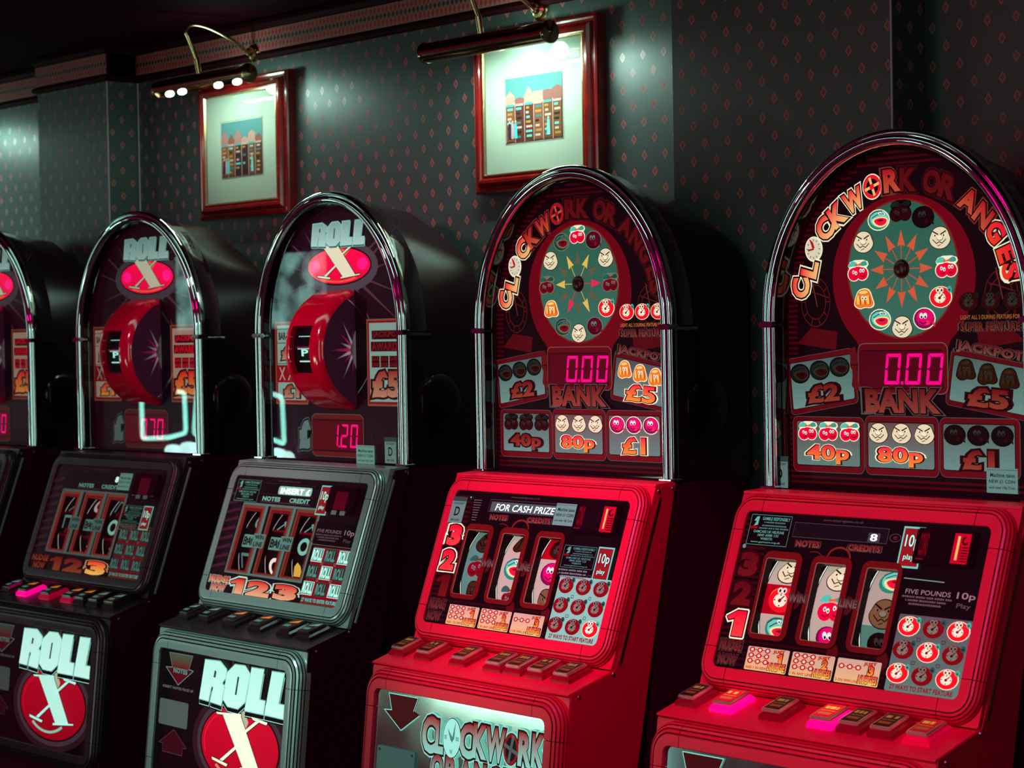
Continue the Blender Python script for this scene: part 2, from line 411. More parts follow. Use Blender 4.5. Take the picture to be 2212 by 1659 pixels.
def rib_profile(flat, s_end, t_end, ribs=5, t0=.003, top=None):
    P = [(0, -.008), (0, t0-.001), (.001, t0), (flat, t0)]
    a_ = s_end-flat; b_ = t0-t_end
    grv = set()
    for i in range(ribs):
        for f, d in ((.04, 0), (.66, 0), (.70, -.0034), (.98, -.0034)):
            if f == .70: grv |= {len(P)-1, len(P), len(P)+1}
            t = (i+f)/ribs*PI/2
            P.append((flat+(a_+d)*sin(t), t_end+(b_+d)*cos(t)))
    P.append((s_end, t_end)); P.append((s_end, t_end-.012))
    return P, grv

# ------------------------------------------------------------------ the setting
def wall_strip(name, segs, z0, z1, m, y_off=0, kind='structure'):
    # segs: polyline of (x,y) in plan; UV in metres
    vs, fs, uvs = [], [], []; d = 0
    for i, (x, y) in enumerate(segs):
        if i: d += math.dist(segs[i-1], (x, y))
        vs += [(x, y-y_off, z0), (x, y-y_off, z1)]; uvs += [(segs[0][0]+d, z0), (segs[0][0]+d, z1)]
    for i in range(len(segs)-1): fs.append((2*i, 2*i+2, 2*i+3, 2*i+1))
    me = bpy.data.meshes.new(name); me.from_pydata(vs, [], fs); me.update()
    ul = me.uv_layers.new(name='UVMap')
    for lp in me.loops: ul.data[lp.index].uv = uvs[lp.vertex_index]
    return tag(link(name, me, None, m), kind=kind)
WY, CY_ = .32, .22
plan = [(-7, WY), (-2.523, WY), (-2.523, CY_), (-2.13, CY_), (-2.13, WY), (.078, WY), (.078, CY_), (.638, CY_), (.638, WY), (3.5, WY)]
wall_strip('wall_back', plan, 0, 2.35, M_wall)
for o in (wall_strip('trim_1', plan, 2.257, 2.312, M_border, .006),): pass
ul = bpy.data.objects['trim_1'].data.uv_layers[0]
for d_ in ul.data: d_.uv = (d_.uv[0], d_.uv[1]-2.257+.002)
def offs(pl, d): return [(x+(d if i in (3, 4, 7, 8) else -d if i in (1, 2, 5, 6) else 0), y-d) for i, (x, y) in enumerate(pl)]
def moulding(name, z0, z1, d):
    A = offs(plan, 0); B = offs(plan, d); vs, fs = [], []
    prof = [(0, z0), (.6, z0+.1*(z1-z0)), (1, z0+.45*(z1-z0)), (.7, z0+.8*(z1-z0)), (0, z1)]
    for (a, b_) in zip(A, B):
        for t, z in prof: vs.append((a[0]+(b_[0]-a[0])*t, a[1]+(b_[1]-a[1])*t, z))
    k = len(prof)
    for i in range(len(A)-1):
        for j in range(k-1): fs.append((i*k+j, (i+1)*k+j, (i+1)*k+j+1, i*k+j+1))
    return tag(mesh(name, vs, fs, None, M_trimwood), kind='structure')
moulding('trim_2', 2.236, 2.257, .014)
moulding('trim_3', 2.312, 2.346, .012)
def slab(name, x0, x1, y0, y1, z0, z1, m):
    o = bevbox(name, x0, x1, y0, y1, z0, z1, None, m, 0); return tag(o, kind='structure')
slab('floor', -7, 5, -5, .6, -.1, 0, M_floor)
slab('ceiling', -7, 3.5, -.55, .6, 2.345, 2.42, M_ceil)

# ------------------------------------------------------------------ fruit symbols
CREAM = lin(240, 236, 200); DKR = lin(60, 0, 12); WHITE = lin(235, 255, 240)
def C(c, k): return tuple(x*k for x in c)
def soft(P, k=2):      # rounds the corners of an outline
    for _ in range(k):
        Q = []
        for i, a in enumerate(P):
            b_ = P[(i+1) % len(P)]
            Q += [(a[0]*.75+b_[0]*.25, a[1]*.75+b_[1]*.25), (a[0]*.25+b_[0]*.75, a[1]*.25+b_[1]*.75)]
        P = Q
    return P
def symbol(A, kind, cx, cy, su, sv, st, w=.001, halo=True):
    """st: 1 lit, .5 half lit, 0 dark"""
    k = {1: 1.0, .5: .42, 0: .10}[st]; g = {1: 1.0, .5: .42, 0: .22}[st]
    X = lambda x: cx+x*su
    Y = lambda y: cy+y*sv
    D = lambda x, y, rx, ry, c, lv=1, kk=None, **q: A.disc(X(x), Y(y), rx*su, ry*sv, C(c, k if kk is None else kk), g, w+lv*.0004, n_=18, **q)
    P = lambda pts, c, lv=1: A.poly([(X(a), Y(b_)) for a, b_ in soft(pts, 2 if len(pts) > 5 else 1)], C(c, k), g, w+lv*.0004)
    ol = CREAM if st else lin(40, 0, 10)
    if kind == 'clock':
        if halo: D(0, -.03, 1.06, 1.03, ol, 0)
        D(0, -.03, .98, .96, lin(235, 15, 35), 1, c2=None)
        D(-.12, .22, .78, .62, lin(245, 110, 30), 2)
        D(0, -.06, .93, .86, lin(240, 14, 34), 3)
        D(-.02, -.1, .52, .50, lin(245, 232, 200), 4)
        for t in range(0, 360, 90): D(-.02+.42*cos(math.radians(t)), -.1+.4*sin(math.radians(t)), .06, .06, lin(90, 10, 10), 5)
        A.line([(X(-.02), Y(-.1)), (X(.24), Y(.22))], .09*su, C(lin(110, 10, 14), k), g, w+.0021)
        D(-.02, -.12, .13, .14, lin(120, 10, 20), 6)
        for e in (-.2, .14):
            D(e, .62, .19, .24, lin(230, 225, 200), 4); D(e+.02, .6, .08, .12, lin(30, 8, 14), 5)
        P([(.55, .6), (.7, .95), (.95, 1.0), (1.1, .7), (1.05, .45), (.85, .3)], lin(70, 160, 140), 3)
        D(.86, .62, .1, .1, lin(30, 70, 60), 4)
    elif kind == 'face':
        pts = [(-.98, -.2), (-.8, .3), (-.62, .75), (-.2, 1.0), (.3, .98), (.68, .72), (.82, .28), (1.0, -.2), (.78, -.68), (.34, -1.02), (-.28, -1.02), (-.76, -.72)]
        c = lin(228, 214, 178) if st == 1 else lin(225, 170, 110)
        P([(a*1.08, b_*1.08) for a, b_ in pts], lin(60, 25, 20), 0)
        P(pts, c, 1)
        kk = k
        D(.02, -.02, .26, .2, C(lin(245, 235, 200), 1), 3); D(.02, -.06, .3, .24, lin(120, 90, 60), 2)
        for sgn in (-1, 1):
            A.line([(X(sgn*.12), Y(.3)), (X(sgn*.6), Y(.6))], .1*su, C(lin(50, 20, 15), k), g, w+.0018)
            P([(sgn*.2, .16), (sgn*.52, .36), (sgn*.56, .12)], lin(240, 235, 215), 3)
            D(sgn*.4, .2, .07, .09, lin(30, 12, 12), 4)
        A.line([(X(-.6), Y(-.18)), (X(-.25), Y(-.55)), (X(0), Y(-.38)), (X(.25), Y(-.55)), (X(.6), Y(-.18))], .07*su, C(lin(70, 35, 25), k), g, w+.0018)
        A.line([(X(-.16), Y(-.78)), (X(.12), Y(-.66))], .06*su, C(lin(90, 55, 40), k), g, w+.0018)
    elif kind == 'cherry':
        if halo:
            D(-.4, -.3, .66, .74, ol, 0); D(.42, -.28, .62, .72, ol, 0)
            P([(-1.1, .3), (-.7, 1.05), (.9, 1.05), (1.1, .4), (0, -.2)], ol, 0)
        D(-.4, -.32, .56, .64, lin(236, 0, 60), 1); D(.42, -.3, .54, .62, lin(225, 0, 50), 1)
        D(.0, .1, .5, .3, lin(236, 0, 55), 1)
        P([(-1.0, .35), (-.8, .8), (-.4, .98), (0, .7), (-.05, .4), (-.5, .42)], lin(80, 190, 175), 2)
        P([(1.0, .5), (.8, .95), (.45, .9), (.15, .6), (.4, .42)], lin(60, 150, 140), 2)
        P([(-.28, .75), (.0, .58), (.35, .8), (.3, .45), (.02, .52), (-.22, .4)], lin(230, 90, 50), 3)
        for ex, ey in ((-.42, -.12), (-.16, -.22), (.3, .0), (.56, .0)):
            D(ex, ey, .12, .19, lin(240, 235, 225), 3); D(ex+.02, ey-.03, .05, .08, lin(30, 0, 10), 4)
        A.line([(X(-.55), Y(-.55)), (X(-.3), Y(-.66)), (X(-.08), Y(-.52))], .07*su, C(lin(110, 0, 20), k), g, w+.0018)
        A.line([(X(.3), Y(-.5)), (X(.55), Y(-.6)), (X(.75), Y(-.42))], .07*su, C(lin(110, 0, 20), k), g, w+.0018)
    elif kind == 'plum':
        if halo: D(0, 0, 1.06, 1.06, ol, 0)
        c = lin(225, 0, 105) if st == 1 else (lin(190, 0, 60) if st == .5 else lin(120, 0, 40))
        D(0, 0, .96, .96, C(lin(120, 10, 70), 1) if st else lin(90, 0, 30), 1); D(.08, .1, .8, .78, c, 2)
        for e in (-.24, .12):
            D(e, .28, .18, .28, lin(225, 235, 220), 3); D(e+.03, .16, .08, .12, lin(25, 0, 12), 4)
        A.line([(X(-.4), Y(-.25)), (X(-.1), Y(-.5)), (X(.25), Y(-.35))], .09*su, C(lin(100, 0, 50), k), g, w+.0018)
        D(.32, -.4, .2, .22, lin(250, 40, 90), 3)
        P([(.7, -.5), (1.05, -.85), (1.0, -.45), (.9, -.2)], lin(210, 60, 70), 2)
    elif kind == 'melon':
        if halo: D(-.02, 0, 1.08, 1.04, ol, 0)
        D(-.02, 0, .98, .94, lin(40, 130, 110), 1); D(.05, .1, .86, .78, lin(110, 200, 185), 2)
        A.line([(X(-.8), Y(.45)), (X(-.3), Y(.8)), (X(.35), Y(.85))], .1*su, C(lin(30, 90, 80), k), g, w+.0016)
        A.line([(X(-.6), Y(.2)), (X(-.1), Y(.5)), (X(.5), Y(.6))], .08*su, C(lin(30, 100, 90), k), g, w+.0016)
        P([(-.75, .02), (.1, .35), (.98, .18), (.9, -.45), (.3, -.78), (-.3, -.6)], lin(240, 225, 150), 3)
        P([(-.5, -.02), (.15, .22), (.85, .08), (.78, -.38), (.28, -.62), (-.2, -.44)], lin(232, 20, 60), 4)
        P([(-.2, -.05), (.2, .05), (.6, .0), (.3, -.2)], lin(120, 0, 30), 5)
        D(.15, .62, .15, .16, lin(240, 245, 225), 4); D(.5, .55, .13, .14, lin(240, 245, 225), 4)
        D(.18, .6, .06, .07, lin(20, 10, 10), 5); D(.5, .53, .06, .07, lin(20, 10, 10), 5)
    elif kind == 'jelly':
        o_ = [(-.55, .85), (.2, 1.0), (.6, .7), (.75, .1), (.98, -.55), (.6, -.85), (.1, -.75), (-.4, -.95), (-.95, -.6), (-.85, 0)]
        if halo: P([(a*1.1, b_*1.1) for a, b_ in o_], ol, 0)
        P(o_, lin(232, 120, 40), 1)
        P([(-.5, .7), (.15, .85), (.45, .65), (.1, .5), (-.4, .5)], lin(250, 205, 120), 2)
        for x in (-.55, -.1, .4):
            P([(x-.12, .35), (x+.1, .35), (x+.16, -.5), (x-.18, -.5)], lin(250, 190, 90), 2)
            P([(x+.1, .3), (x+.22, .3), (x+.28, -.55), (x+.16, -.5)], lin(190, 40, 20), 2)
        D(-.15, .1, .14, .2, lin(245, 240, 220), 3); D(.18, .1, .14, .2, lin(245, 240, 220), 3)
        D(-.12, .06, .06, .09, lin(40, 5, 5), 4); D(.2, .06, .06, .09, lin(40, 5, 5), 4)

SEG = {'0': 'abcdef', '1': 'bc', '2': 'abged', '7': 'abc', '8': 'abcdefg', '3': 'abgcd', '4': 'fgbc', '5': 'afgcd', '6': 'afgedc', '9': 'abcdfg'}
def led_digit(A, ch, x, y, wd, ht, c, g, w, t=.18, slant=.12):
    tk = wd*t; off = 'off'
    def S(u, v): return (x+u+slant*v, y+v)
    gp = tk*.12; m_ = ht/2
    segs = {'a': [(gp, ht), (wd-gp, ht), (wd-gp-tk, ht-tk), (gp+tk, ht-tk)], 'd': [(gp, 0), (wd-gp, 0), (wd-gp-tk, tk), (gp+tk, tk)],
            'b': [(wd, ht-gp), (wd, m_+gp), (wd-tk, m_+gp+tk*.4), (wd-tk, ht-gp-tk)], 'c': [(wd, gp), (wd, m_-gp), (wd-tk, m_-gp-tk*.4), (wd-tk, gp+tk)],
            'f': [(0, ht-gp), (0, m_+gp), (tk, m_+gp+tk*.4), (tk, ht-gp-tk)], 'e': [(0, gp), (0, m_-gp), (tk, m_-gp-tk*.4), (tk, gp+tk)],
            'g': [(tk*.6, m_), (tk*1.2, m_+tk*.5), (wd-tk*1.2, m_+tk*.5), (wd-tk*.6, m_), (wd-tk*1.2, m_-tk*.5), (tk*1.2, m_-tk*.5)]}
    for k_ in SEG[ch]: A.poly([S(*p) for p in segs[k_]], c, g, w)
def led_value(A, txt, x0, y0, x1, y1, c, g, w):
    n_ = len(txt.replace('.', '')); pitch = (x1-x0)/n_; wd = pitch*.72; i = 0
    for ch in txt:
        if ch == '.':
            xx = x0+(i-1)*pitch+wd+pitch*.10; A.rect(xx, y0, xx+wd*.16, y0+wd*.16, c, g, w); continue
        led_digit(A, ch, x0+i*pitch, y0, wd, y1-y0, c, g, w); i += 1

BOXR = lin(122, 6, 22); EDGE = lin(150, 165, 158)
def prize_box(A, outer, inner, lit, w=.0006):
    A.poly(rquad(outer, .011), lin(120, 110, 110), .30, w)
    A.poly(rquad(inset(outer, .0012), .010), C(BOXR, 1), .45, w+.0003)
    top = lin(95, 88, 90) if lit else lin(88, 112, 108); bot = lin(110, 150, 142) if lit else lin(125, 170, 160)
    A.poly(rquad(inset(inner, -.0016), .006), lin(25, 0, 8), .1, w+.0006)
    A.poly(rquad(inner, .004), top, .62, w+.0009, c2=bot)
def money(A, t, x0, y0, x1, y1, lit, w=.0022, rot=0):
    if lit: A.text(t, x0, y0, x1, y1, lin(240, 10, 60), 1, w, c2=lin(250, 140, 40), bold=.035, outl=((.065, CREAM, 1), (.035, DKR, .3)), rot=rot)
    else: A.text(t, x0, y0, x1, y1, lin(130, 12, 18), .6, w, c2=lin(170, 70, 50), bold=.045, outl=((.085, lin(60, 0, 14), .4), (.05, lin(40, 0, 10), .3)), rot=rot)
def dimtext(A, t, x0, y0, x1, y1, c, c2, g=.7, w=.0022, rot=0, bold=.035, edge=lin(110, 100, 95), shear=0):
    A.text(t, x0, y0, x1, y1, c, g, w, c2=c2, bold=bold, outl=((.07, edge, .45), (.045, lin(30, 0, 8), .3)), rot=rot, shear=shear)

def arch_outline(a, b_, z0=1.226, zc=1.5177, n_=28, base=True):
    P = [(-a, z0)] if base else []
    P += [(-a*cos(PI*i/n_), zc+b_*sin(PI*i/n_)) for i in range(n_+1)]
    if base: P.append((a, z0))
    return P

# ------------------------------------------------------------------ machine shell (both themes)
BTN = [(-.281, -.242), (-.200, -.157), (-.088, -.046), (.016, .060), (.076, .118), (.140, .182), (.212, .255)]
def shell(root, theme, trim, base_lit, btns=BTN):
    red = theme == 'clock'
    # black carcass: lower body, upper body with flat-arched back housing
    prism('cabinet_body', [(.0, 1.219), (-.060, .95), (-.070, .70), (-.10, .5), (-.20, .05), (-.20, .0), (.19, .0), (.19, 1.219)], -.289, .289, root, M_black)
    half = [(.289, 1.22), (.289, 1.40), (.289, 1.54), (.288, 1.585), (.283, 1.622), (.272, 1.652), (.255, 1.674), (.232, 1.691), (.20, 1.711), (.156, 1.735), (.11, 1.760), (.07, 1.781), (.035, 1.797), (0, 1.803)]
    front = []
    for i, (x, z) in enumerate(half):
        t = min(1, max(0, (i-2)/(len(half)-3))); an = PI/2*t
        front.append((.284*cos(an), 1.5177+.304*sin(an)) if i > 1 else (.284, z))
    N = 2*len(half)-1; rows = []
    for y, k in ((.058, 0), (.075, .12), (.10, .32), (.13, .55), (.165, .80), (.205, 1.0)):
        P = [(f[0]+(h[0]-f[0])*k, y, f[1]+(h[1]-f[1])*k) for f, h in zip(front, half)]
        rows += P+[(-p[0], p[1], p[2]) for p in P[-2::-1]]
    fs = [tuple(range(N))[::-1], tuple(range(5*N, 6*N))]
    for r_ in range(5): fs += [(r_*N+i, r_*N+(i+1) % N, (r_+1)*N+(i+1) % N, (r_+1)*N+i) for i in range(N)]
    mesh('rear_housing', rows, fs, root, M_housing, True)
    # round boss on the right side of the housing
    for sx in (-1, 1):
        lathe('side_boss', [(.060, 0), (.060, .004), (.055, .008), (.040, .011), (.018, .0125), (.003, .013)], (sx*.289, .085, 1.362), (sx, 0, 0), root, M_blackgloss)
    # hood: glossy arched band behind the chrome arch
    vs, fs = [], []; n_ = 40
    prof = [(.264, .0), (.282, .002), (.2895, .008), (.2895, .052), (.283, .060), (.262, .062)]
    for i in range(n_+1):
        t = PI*i/n_
        for r_, y in prof: vs.append((r_*cos(t), y, 1.5177+(r_+.022)*sin(t)))
    K = len(prof)
    for i in range(n_):
        for k in range(K-1): fs.append((i*K+k, i*K+k+1, (i+1)*K+k+1, (i+1)*K+k))
    mesh('hood', vs, fs, root, M_hood, True)
    for sx in (-1, 1):
        bevbox('hood_side', min(sx*.262, sx*.2895), max(sx*.262, sx*.2895), .004, .060, 1.222, 1.508, root, M_hood, .004, 2)
        bevbox('side_ledge', min(sx*.272, sx*.293), max(sx*.272, sx*.293), .006, .064, 1.508, 1.5145, root, M_chrome, .0015)
    # inner reveal between the chrome and the printed panel
    vs, fs = [], []; O = arch_outline(.2635, .290)
    for x, z in O: vs += [(x, -.004, z), (x, .030, z)]
    for i in range(len(O)-1): fs.append((2*i, 2*i+1, 2*i+3, 2*i+2))
    mesh('inner_reveal', vs, fs, root, M_blackgloss, True)
    # chrome arch: grooved double roll
    arch = [(.2785*cos(PI*i/48), -.004, 1.5205+.3045*sin(PI*i/48)) for i in range(49)]
    def chrome_sweep(path, name, label=None):
        # cross-section across (radial) and depth: a broad roll, a groove and a bead
        sec = [(-.0145, .010), (-.0150, .0), (-.0135, -.005), (-.0105, -.007), (-.0078, -.005), (-.0066, -.0015), (-.0050, -.0055), (-.001, -.011), (.004, -.0125), (.009, -.0105), (.0125, -.005), (.0140, .002), (.0135, .010)]
        vs, fs = [], []; K = len(sec)
        for i, p in enumerate(path):
            p = Vector(p); a = Vector(path[max(i-1, 0)]); c = Vector(path[min(i+1, len(path)-1)])
            t = (c-a).normalized(); nrm = Vector((t.z, 0, -t.x))
            for r_, y in sec: vs.append(p+nrm*r_+Vector((0, y, 0)))
        for i in range(len(path)-1):
            for k in range(K): fs.append((i*K+k, i*K+(k+1) % K, (i+1)*K+(k+1) % K, (i+1)*K+k))
        fs.append(tuple(range(K))); fs.append(tuple((len(path)-1)*K+k for k in range(K))[::-1])
        return mesh(name, vs, fs, root, M_chrome, True, label)
    chrome_sweep(arch[::-1], 'chrome_arch')
    chrome_sweep([(-.2785, -.004, 1.226), (-.2785, -.004, 1.510)], 'chrome_post')
    chrome_sweep([(.2785, -.004, 1.510), (.2785, -.004, 1.226)], 'chrome_post')
    for sx in (-1, 1):
        bevbox('post_collar', sx*.2785-.017, sx*.2785+.017, -.019, .012, 1.5095, 1.5195, root, M_chrome, .003, 2)
        bevbox('post_collar', sx*.2785-.0165, sx*.2785+.0165, -.018, .012, 1.2235, 1.2275, root, M_chrome, .001)
    # glass in front of the printed panel
    g = arch_outline(.262, .288)
    mesh('front_glass', [(x, .004, z) for x, z in g], [tuple(range(len(g)))], root, M_glass)
    # head shelf under the top box
    prism('head_ledge', [(-.060, 1.2165), (-.058, 1.2205), (-.012, 1.2225), (-.008, 1.2215), (-.008, 1.205), (-.05, 1.205)], -.2965, .2965, root, trim)
    prism('top_sill', [(-.012, 1.2215), (.03, 1.2228), (.03, 1.20), (-.012, 1.20)], -.284, .284, root, M_black)
    # screen bezel
    ribbed_frame(P_SC, -.2606, 0, .2606, .279, .012, rib_profile(.016, .037, -.0157), root, trim, 'bezel')
    for PP, xo, v0, v1, o4, t_, nm in ((P_SC, .2965, -.0365, .3155, (-.2606, 0, .2606, .279), -.0165, 'bezel_plate'), (P_LD, .2965, -.375, -.0040, (-.2575, -.334, .2575, -.0465), -.0200, 'door_plate')):
        O_ = rrp(-xo, v0, xo, v1, .004, 3); I_ = rrp(o4[0]-.012, o4[1]-.012, o4[2]+.012, o4[3]+.012, .004, 3); K = len(O_)
        vs = [PP(u, v, t_) for u, v in O_]+[PP(u, v, t_) for u, v in I_]+[PP(u, v, t_-.012) for u, v in O_]
        fs = [(i, (i+1) % K, K+(i+1) % K, K+i) for i in range(K)]+[(i, (i+1) % K, 2*K+(i+1) % K, 2*K+i) for i in range(K)]
        mesh(nm, vs, fs, root, trim)
    # side panels: outer cheek following console and door
    side = [(-.0595+.014, 1.216), (-.184+.012, .884), (-.280, .853), (-.302, .70), (-.330, .45), (-.33, .10), (-.16, .10), (-.17, .45), (-.109, .746), (-.048, 1.043), (-.009, 1.219)]
    sm = M_red if red else M_black
    for sx in (-1, 1):
        a, c = (.2895, .2975) if sx > 0 else (-.2975, -.2895)
        prism('side_panel', side, a, c, root, sm)
    # slim edge strip standing proud on the right cheek beside the bezel
    for sx in (-1, 1):
        q = [P_SC(sx*.2975, v, t) for v, t in ((-.02, -.030), (.300, -.030), (.300, -.034), (-.02, -.034))]
        vs = [p for p in q]+[p+Vector((sx*.0035, 0, 0)) for p in q]
        mesh('edge_strip', vs, [(0, 1, 2, 3), (7, 6, 5, 4), (0, 4, 5, 1), (1, 5, 6, 2), (2, 6, 7, 3), (3, 7, 4, 0)], root, M_darkbrass if red else M_silver)
        for y, z in ((-.052, 1.208), (-.016, 1.211), (-.176, .878), (-.262, .846)):
            lathe('screw', [(.004, 0), (.0035, .0022), (.001, .003)], (sx*.2975, y, z), (sx, 0, 0), root, M_screw, 10)
    # button shelf
    prism('button_shelf', [(-.181, .8835), (-.2856, .8530), (-.2870, .8505), (-.2800, .8460), (-.17, .875)], -.2965, .2965, root, M_red if red else M_dimtrim)
    for i, (u0, u1) in enumerate(btns):
        b_ = bpy.data.objects.new('button', None)
        lit = base_lit.get(i, 0)
        bm_ = {0: M_base_red if red else M_base_dark, 1: M_base_lit, .5: M_base_mid}[lit]
        def X(co): return P_SH(co.x, co.y, co.z)
        cap = bevbox('button', u0, u1, -.066, -.012, .012, .0195, root, M_cap if red else M_cap_dark, .0026, 2, X)
        # tapered light base
        vs = []
        for w_, e in ((0, .005), (.008, .0035), (.0125, -.001)):
            vs += [P_SH(u0-e, -.066-e, w_), P_SH(u1+e, -.066-e, w_), P_SH(u1+e, -.012+e, w_), P_SH(u0-e, -.012+e, w_)]
        fs = [(0, 1, 2, 3), (8, 9, 10, 11)]+[(4*j+k, 4*j+(k+1) % 4, 4*j+4+(k+1) % 4, 4*j+4+k) for j in (0, 1) for k in range(4)]
        mesh('light_base', vs, fs, cap, bm_)
        A = Art(P_SH)
        gl_ = {0: .12, .5: .35, 1: .95}[lit]
        if red:
            A.rect(u0+.0045, -.0615, u1-.0045, -.0165, lin(90, 70, 50) if not lit else lin(235, 30, 30), gl_, .0198, c2=lin(60, 20, 14) if not lit else lin(200, 10, 40))
            A.dashes(u0+.009, -.034, u1-.009, -.024, lin(220, 160, 70), gl_*1.3+.1, .0202, i)
            A.line([(u0+.008, -.040), (u1-.008, -.040)], .0015, lin(200, 140, 60), gl_+.1, .0202)
            A.rect(u0+.009, -.054, u1-.009, -.046, lin(190, 90, 50), gl_+.05, .0202)
        else:
            A.rect(u0+.0045, -.0615, u1-.0045, -.0165, lin(70, 50, 50), .25, .0198, c2=lin(28, 12, 18))
            hot = lit or i in (2, 3, 4)
            A.poly([(u0+.008, -.036), (u1-.007, -.020), (u1-.007, -.034), (u0+.010, -.038)], lin(225, 130, 40) if hot else lin(120, 190, 180), .75 if hot else .4, .0202)
            A.rect(u0+.008, -.056, u1-.014, -.046, lin(90, 150, 145), .4, .0202)
        A.build('button_label', cap)
    # lower door frame
    ribbed_frame(P_LD, -.2575, -.334, .2575, -.0465, .014, rib_profile(.0145, .042, -.019, 5), root, trim, 'door')
    prism('plinth', [(-.329, .492), (-.336, .44), (-.336, .02), (-.26, .0), (-.10, .0), (-.10, .492)], -.289, .289, root, M_black)

def reel(A_parent, x0, wd, bg, syms, lit, theme):
    """one drum behind a window: cylinder patch about x, radius .15; symbols at heights v"""
    R = .15; vc = .128; dep = .012
    def M(u, v, w_=0):
        th = (v-vc)/R; return P_SC(u, vc+(R+w_)*sin(th), -dep-R+(R+w_)*cos(th))
    A = Art(M)
    n_ = 18
    for i in range(n_):
        v0 = .03+.19*i/n_; v1 = .03+.19*(i+1)/n_; vm = (v0+v1)/2
        c, g = bg(vm)
        A.rect(x0+.0025, v0, x0+wd, v1, c, g, 0)
        A.rect(x0, v0, x0+.0025, v1, WHITE if g > .3 else lin(90, 120, 112), min(1, g*1.3), .0004)
        A.rect(x0+.0025, v0, x0+.004, v1, lin(40, 20, 24), .2, .0005)
    for kind, v, st in syms:
        if theme == 'clock': symbol(A, kind, x0+.045, v, .0285, .0235, st, w=.001, halo=False)
        else: rsym(A, kind, x0, v, st)
    return A.build('reel', A_parent)
def rsym(A, kind, x0, v, st):
    k = st; T = lin(105, 165, 150)
    if kind == 'bar':
        A.rect(x0+.008, v+.006, x0+.062, v+.015, T, .55*k, .001); A.rect(x0+.008, v-.015, x0+.062, v-.006, T, .55*k, .001)
        A.text('BAR', x0+.012, v-.010, x0+.060, v+.010, lin(40, 10, 20), .3, .0014, bold=.03, outl=((.06, T, .5*k),))
    elif kind == 'zero':
        A.ring(x0+.036, v, .022, .020, .0095, .009, lin(125, 190, 172), .8*k, .001, n_=28)
    elif kind == 'x':
        A.rect(x0+.004, v-.026, x0+.066, v+.026, lin(120, 0, 24), .6*k, .0008)
        A.line([(x0+.02, v-.02), (x0+.058, v+.022)], .004, T, .7*k, .0014); A.line([(x0+.056, v-.022), (x0+.034, v+.0)], .006, T, .7*k, .0014)
    elif kind == 'seven':
        A.line([(x0+.014, v+.018), (x0+.056, v+.018)], .007, T, .6*k, .001); A.line([(x0+.056, v+.018), (x0+.03, v-.022)], .006, lin(130, 30, 40), .5*k, .001)
        A.line([(x0+.014, v+.018), (x0+.016, v-.012)], .005, T, .6*k, .001)
    elif kind == 'ring':
        A.ring(x0+.042, v, .024, .022, .010, .009, lin(235, 215, 200), 1.0*k, .001, n_=24, a0=40, a1=320)
    elif kind == 'bell':
        A.poly([(x0+.006, v-.014), (x0+.012, v+.008), (x0+.024, v+.018), (x0+.036, v+.010), (x0+.040, v-.014)], lin(215, 165, 60), .95*k, .001)
        A.rect(x0+.044, v-.012, x0+.072, v+.014, lin(115, 160, 150), .5*k, .001); A.text('B', x0+.05, v-.008, x0+.066, v+.010, lin(40, 10, 20), .3, .0014)
    elif kind == 'hook':
        A.ring(x0+.046, v, .018, .020, .006, .006, T, .6*k, .001, n_=16, a0=110, a1=300)

def reel_frame(parent, x0, y0, x1, y1, ix0, iy0, ix1, iy1, kind):
    """window surround standing proud of the panel"""
    n_ = 5
    if kind == 'clock': O = rrp(x0, y0, x1, y1, .017, n_); I = rrp(ix0, iy0, ix1, iy1, .004, n_)
    else: O = rrp(x0, y0, x1, y1, .002, n_); I = rrp(ix0, iy0, ix1, iy1, .002, n_)
    A = Art(P_SC); K = len(O)
    cen = (lin(135, 14, 20) if kind == 'clock' else lin(130, 8, 22))
    def band(P, w0, Q, w1, c, g):
        base = len(A.vs)
        for p in P: A.vs.append(P_SC(p[0], p[1], w0))
        for p in Q: A.vs.append(P_SC(p[0], p[1], w1))
        for i in range(K):
            j = (i+1) % K; A.fs.append((base+i, base+j, base+K+j, base+K+i)); A.cs.append([c]*4); A.gs.append(g)
    def lerp(t): return [(a[0]+(b_[0]-a[0])*t, a[1]+(b_[1]-a[1])*t) for a, b_ in zip(O, I)]
    if kind == 'clock':
        band(O, 0, lerp(.06), .0035, lin(40, 4, 10), .2); band(lerp(.06), .0035, lerp(.9), .0042, cen, .38)
        band(lerp(.9), .0042, I, .003, lin(190, 110, 90), .4); band(I, .003, I, -.012, lin(25, 4, 8), .05)
    else:
        band(O, 0, lerp(.05), .0015, lin(110, 150, 140), .4); band(lerp(.05), .0015, lerp(.55), .0018, lin(150, 80, 60), .35)
        band(lerp(.55), .0018, lerp(.95), .0018, cen, .65); band(lerp(.95), .0018, I, -.001, lin(170, 70, 50), .3); band(I, -.001, I, -.012, lin(25, 4, 8), .05)
    return A.build('reel_frame', parent)

